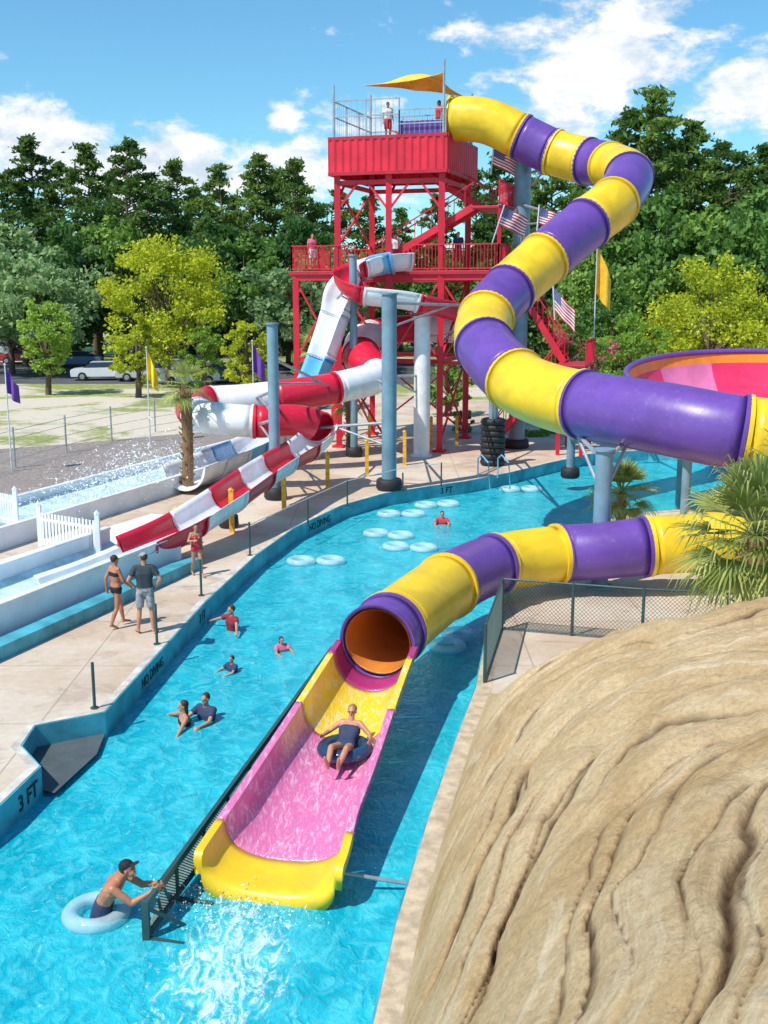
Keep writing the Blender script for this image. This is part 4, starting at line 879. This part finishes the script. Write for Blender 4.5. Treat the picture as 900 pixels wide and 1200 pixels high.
for i,(u,v,Y,k) in enumerate(ML):
    nm={0:'leafy dark green',1:'grey green',2:'mid green'}[k]; sdn='left of the tower' if u<380 else ('behind the tower' if u<610 else 'right of the tower')
    place([brds[k]],0,u,v,Y,nm+' leafy tree at the foot of the forest '+sdn,nm+' trees '+sdn,wide=.9 if k!=1 else 1.1,H0=10)
def single(seed,u,vt,Y,wpx,m,label,ls=.3,n=80,lo=.2,name='broadleaf_tree',per=95):
    top=at(u,vt,Y); h=top.z-.44; t=broad(seed,h,wpx/F*Y/2,m,n,ls,lo,name,per); t.location=(top.x,top.y,.44); t['label']=label; return t
single(21,190,276,86,140,'bright','big rounded yellow green tree in front of the forest, left of the tower',.27,150,.17)
single(22,50,350,80,68,'lime','small bright green tree near the parked cars at the far left',.22,75,.2)
single(23,158,368,78,62,'bright','low yellow green tree below the big yellow green tree',.22,60,.15)
single(24,288,372,74,58,'bright','small yellow green tree by the purple pennant',.22,55,.12)
single(25,236,372,82,48,'lime','small lime green tree right of the big yellow green tree',.22,50,.1)
single(26,838,306,74,160,'bright','wide yellow green tree behind the bowl slide on the right',.25,150,.05)
single(27,672,372,62,70,'mid','bush with pink blossom below the tube right of the tower stairs',.22,55,.1,'flowering_bush')
t=bpy.data.objects['flowering_bush']; leaves('blossom',np.concatenate([cluster((rng.normal()*.9,rng.normal()*.6-.4,3.4+rng.random()*2),(.45,.45,.45),70) for _ in range(9)]),.2,M['myrtle'],t)
single(28,360,385,70,40,'mid','small green tree behind the steep white chute',.22,45,.1)
single(29,740,372,70,90,'lime','green bush between the bowl slide and the forest',.22,75,.05)
single(30,525,420,66,60,'mid','green bush behind the tower base',.22,45,.05)
single(31,622,505,57,42,'mid','low green shrub on the far bank right of the tyre stack',.13,45,.03,per=60)
single(32,655,500,58,38,'lime','low lime shrub on the far bank under the long purple tube',.13,45,.03,per=60)
single(33,545,480,58,30,'mid','low green shrub just left of the tyre stack',.13,35,.03,per=60)
rng=np.random.default_rng(77); n=34000; X=rng.uniform(-110,120,n); Yy=rng.uniform(128,150,n); hm=11+3*np.sin(X*.13)+2*np.sin(X*.41+1); Z=.4+rng.random(n)**.8*hm
leaves('far_wood',np.stack([X,Yy,Z],1),1.2,M['dark'],None); tag(bpy.data.objects['far_wood'],'dense dark undergrowth and far trunks filling the forest','wood',kind='stuff')
n=9000; X=rng.uniform(20,75,n); Yy=rng.uniform(86,100,n); Z=.4+rng.random(n)*(7+2*np.sin(X*.4))
leaves('far_hedge',np.stack([X,Yy,Z],1),.7,M['dark'],None); tag(bpy.data.objects['far_hedge'],'dark hedge mass below the forest on the right','hedge',kind='stuff')
def fan_palm(base_,crown,nf,Lf,label,trunk_r=.18,fat=1.0,seed=1):
    rg=random.Random(seed); t=thing('palm_tree',base_,label,'palm'); mb=MB(); mb.tube([base_,base_.lerp(crown,.5)+V((.05,0,0)),crown],[trunk_r*1.15,trunk_r,trunk_r*1.1],12)
    for i in range(int((crown-base_).length*14)):
        z=i/14; a=i*2.4; c=base_.lerp(crown,z/max(.1,(crown-base_).length)); mb.beam(c+V((math.cos(a),math.sin(a),0))*trunk_r*.8,c+V((math.cos(a)*trunk_r*1.5,math.sin(a)*trunk_r*1.5,.14)),.07,.03)
    mb.build('trunk',M['fibre'],t)
    for i in range(nf):
        a=i*2.4+rg.random()*.4; el=R(85-130*((i+.5)/nf)+rg.uniform(-8,8)); d=V((math.cos(a)*math.cos(el),math.sin(a)*math.cos(el),math.sin(el)))
        sd_=V((-math.sin(a),math.cos(a),0)); upn=sd_.cross(d)*-1; mb=MB(); Lp_=Lf*.5; hub=crown+d*Lp_+V((0,0,-.10*Lp_*math.cos(el)))
        mb.tube([crown,crown+d*Lp_*.5,hub],[.022,.018,.014],5)
        nl=23
        for k in range(nl):
            f=(k/(nl-1)-.5)*2; an=f*R(80); L2=Lf*.62*(1-.25*abs(f))*rg.uniform(.82,1.12); ld=(d*math.cos(an)+sd_*math.sin(an)+upn*(-.05+.18*f*f)).normalized(); wv=ld.cross(upn).normalized()*.018*fat*Lf
            pts_=[hub,hub+ld*L2*.45,hub+ld*L2*.8+V((0,0,-.07*L2)),hub+ld*L2+V((0,0,-.32*L2*rg.uniform(.5,1.5)))]; ws=[.25,1,.6,.05]; vs=[]
            for p,w in zip(pts_,ws): vs+=[p-wv*w,p+wv*w]
            mb.add(vs,[(0,1,3,2),(2,3,5,4),(4,5,7,6)])
        mb.build('frond',M['frond'],t)
    return t
cp=at(886,628,19.6); fan_palm(V((cp.x,cp.y,1.0)),cp,42,1.62,'large shaggy fan palm behind the rock at the right edge',.24,seed=2)
cp=at(945,575,21.5); fan_palm(V((cp.x,cp.y,.5)),cp,28,1.6,'fan palm half outside the right edge behind the large palm',.2,seed=5)
cp=at(728,578,31.5); fan_palm(V((cp.x,cp.y,.5)),cp,26,1.15,'small fan palm behind the lower tube',.13,seed=3)
p=on(220,577); cp=at(217,452,p.y); fan_palm(p,cp,16,1.1,'slim palm with a shaggy brown trunk between the runout and the gravel',.2,seed=4)
p=on(410,528); cp=at(408,470,p.y); fan_palm(p,cp,14,1.0,'short palm with brown trunk near the tower legs',.17,seed=6)
p=on(372,480); cp=at(372,408,p.y); fan_palm(p,cp,16,1.7,'palm behind the steep chute at the edge of the sand',.2,seed=7)
# ---------------------------------------------------------------- cars
def car():
    t=thing('parked_car',(0,0,0),'x','car'); mb=MB()
    prof=[(-2.25,.3),(-2.3,.62),(-2.2,.88),(-1.2,.98),(1.0,1.0),(2.1,.92),(2.25,.7),(2.22,.3)]
    def ext(pr,w0,w1=None,m=0):
        w1=w1 or [w0]*len(pr); n=len(pr); vs=[(x,-w,z) for (x,z),w in zip(pr,w1)]+[(x,w,z) for (x,z),w in zip(pr,w1)]
        mb.add(vs,[(i,(i+1)%n,n+(i+1)%n,n+i) for i in range(n)]+[tuple(range(n-1,-1,-1)),tuple(range(n,2*n))],m)
    ext(prof,.88); ext([(-.75,1.42),(.9,1.44),(1.0,1.40),(-.85,1.38)],.62); mb.build('body',M['car_white'],t,bevel=.05)
    mb=MB(); ext([(-1.35,.98),(-.72,1.39),(.92,1.40),(1.75,.99)],.8,[.80,.63,.63,.78]); mb.build('window',M['glass'],t)
    for x in(-1.4,1.4):
        for y in(-.84,.84):
            mb=MB(); mb.tube([(x,y-.1,.33),(x,y+.1,.33)],.33,20); w=mb.build('wheel',M['rubber'],t,smooth=40); mb=MB(); mb.tube([(x,y-.115,.33),(x,y+.115,.33)],.19,14); r_=mb.build('rim',M['galv'],t,smooth=40); r_.parent=w
    for y in(-.62,.62): mb=MB(); mb.box((-2.26,y,.72),(.08,.34,.14)); mb.build('headlight',M['swhite'],t,bevel=.02)
    return t
c0=car(); first=True
CL=[(8,416,.1,'car_silver','silver car parked at the far left edge'),(90,430,.15,'car_blue','blue car parked left of the white car under the trees'),(120,445,.12,'car_white','white car parked below the big yellow green tree'),(172,446,.1,'car_silver','silver car just right of the white car'),(222,450,.2,'car_white','white car behind the yellow pennant'),(262,448,.25,'car_dark','dark car beside the small lime tree'),(70,416,1.2,'car_dark','dark car in the second row at the left'),(28,426,.1,'car_red','red car near the small bright tree'),(715,430,.1,'car_silver','silver car right of the tower beneath the forest'),(690,426,.1,'car_white','white car behind the orange flag pole'),(125,418,.1,'car_green','green car in the far row of the lot'),(165,416,.1,'car_white','white car in the far row behind the big tree')]
for i,(u,v,rz,cm,lab) in enumerate(CL):
    p=on(u,v,.46)
    if first: o=c0; o.location=p; o.rotation_euler=(0,0,rz); o.scale=(1.08,)*3; o['label']=lab; first=False
    else: o=dup(c0,p,rz,1.08,lab)
    o['group']='cars in the parking lot'
    for chd in o.children:
        if chd.name.startswith('body'):
            if i: chd.data=chd.data.copy()
            chd.data.materials[0]=M[cm]
# ---------------------------------------------------------------- camera, light, world
cam=bpy.data.cameras.new('camera'); co=bpy.data.objects.new('camera',cam); col.objects.link(co); co.location=(0,0,CH); co.rotation_euler=(R(90)-PT,0,0)
cam.sensor_fit='VERTICAL'; cam.sensor_height=24; cam.lens=24*F/1200; cam.clip_end=6000; cam.clip_start=.1; scene.camera=co
sd=V((-.60,-.50,1.10)).normalized(); su=bpy.data.lights.new('sun','SUN'); su.energy=4.9; su.angle=R(.5); su.color=(1,.95,.87); so=bpy.data.objects.new('sun',su); col.objects.link(so)
so.rotation_euler=sd.to_track_quat('Z','Y').to_euler(); so.location=(-20,-20,40)
w=bpy.data.worlds.new('World'); scene.world=w; w.use_nodes=True; nt=w.node_tree; bg=nt.nodes['Background']
sk=nd(nt,'ShaderNodeTexSky',sky_type='NISHITA'); sk.sun_disc=False; sk.sun_elevation=math.asin(sd.z); sk.sun_rotation=math.atan2(sd.x,sd.y); sk.air_density=1.0; sk.dust_density=.3; sk.ozone_density=2.0
tc=nd(nt,'ShaderNodeTexCoord'); g=tc.outputs['Generated']
tint=mixc(nt,1.0,sk.outputs[0],(.72,1.22,1.36),'MULTIPLY')
mp=nd(nt,'ShaderNodeMapping'); mp.inputs['Scale'].default_value=(1,1,1.9); nt.links.new(g,mp.inputs[0])
n1=noise_n(nt,mp.outputs[0],6.5,12,.60,.25); n2=noise_n(nt,mp.outputs[0],19,10,.64,.2)
tot=math_n(nt,'ADD',math_n(nt,'MULTIPLY',n1,.66),math_n(nt,'MULTIPLY',n2,.34))
bias=None
for (u,v,rad,amt) in [(60,170,.12,.22),(215,172,.12,.20),(330,145,.07,.15),(430,130,.10,.17),(640,15,.12,.17),(760,60,.17,.21),(880,90,.14,.19),(640,130,.09,.15),(350,190,.12,.17),(560,90,.07,.12),(130,200,.12,.18)]:
    d=ray(u,v).normalized(); d=V((d.x,d.y,d.z*1.9)); dn=nd(nt,'ShaderNodeVectorMath',operation='DISTANCE'); nt.links.new(mp.outputs[0],dn.inputs[0]); dn.inputs[1].default_value=d
    x=math_n(nt,'MULTIPLY',ramp(nt,dn.outputs['Value'],rad,0),amt); bias=x if bias is None else math_n(nt,'MAXIMUM',bias,x)
den=math_n(nt,'ADD',tot,bias); den=math_n(nt,'ADD',den,-.025)
mask=ramp(nt,den,.55,.645)
cc=mixc(nt,ramp(nt,n2,.36,.60),(5.6,6.6,7.6),(8.8,8.9,9.0)); 
nt.links.new(mixc(nt,mask,tint,cc),bg.inputs[0]); bg.inputs[1].default_value=.12
scene.view_settings.view_transform='Standard'; scene.view_settings.look='None'; scene.view_settings.exposure=0
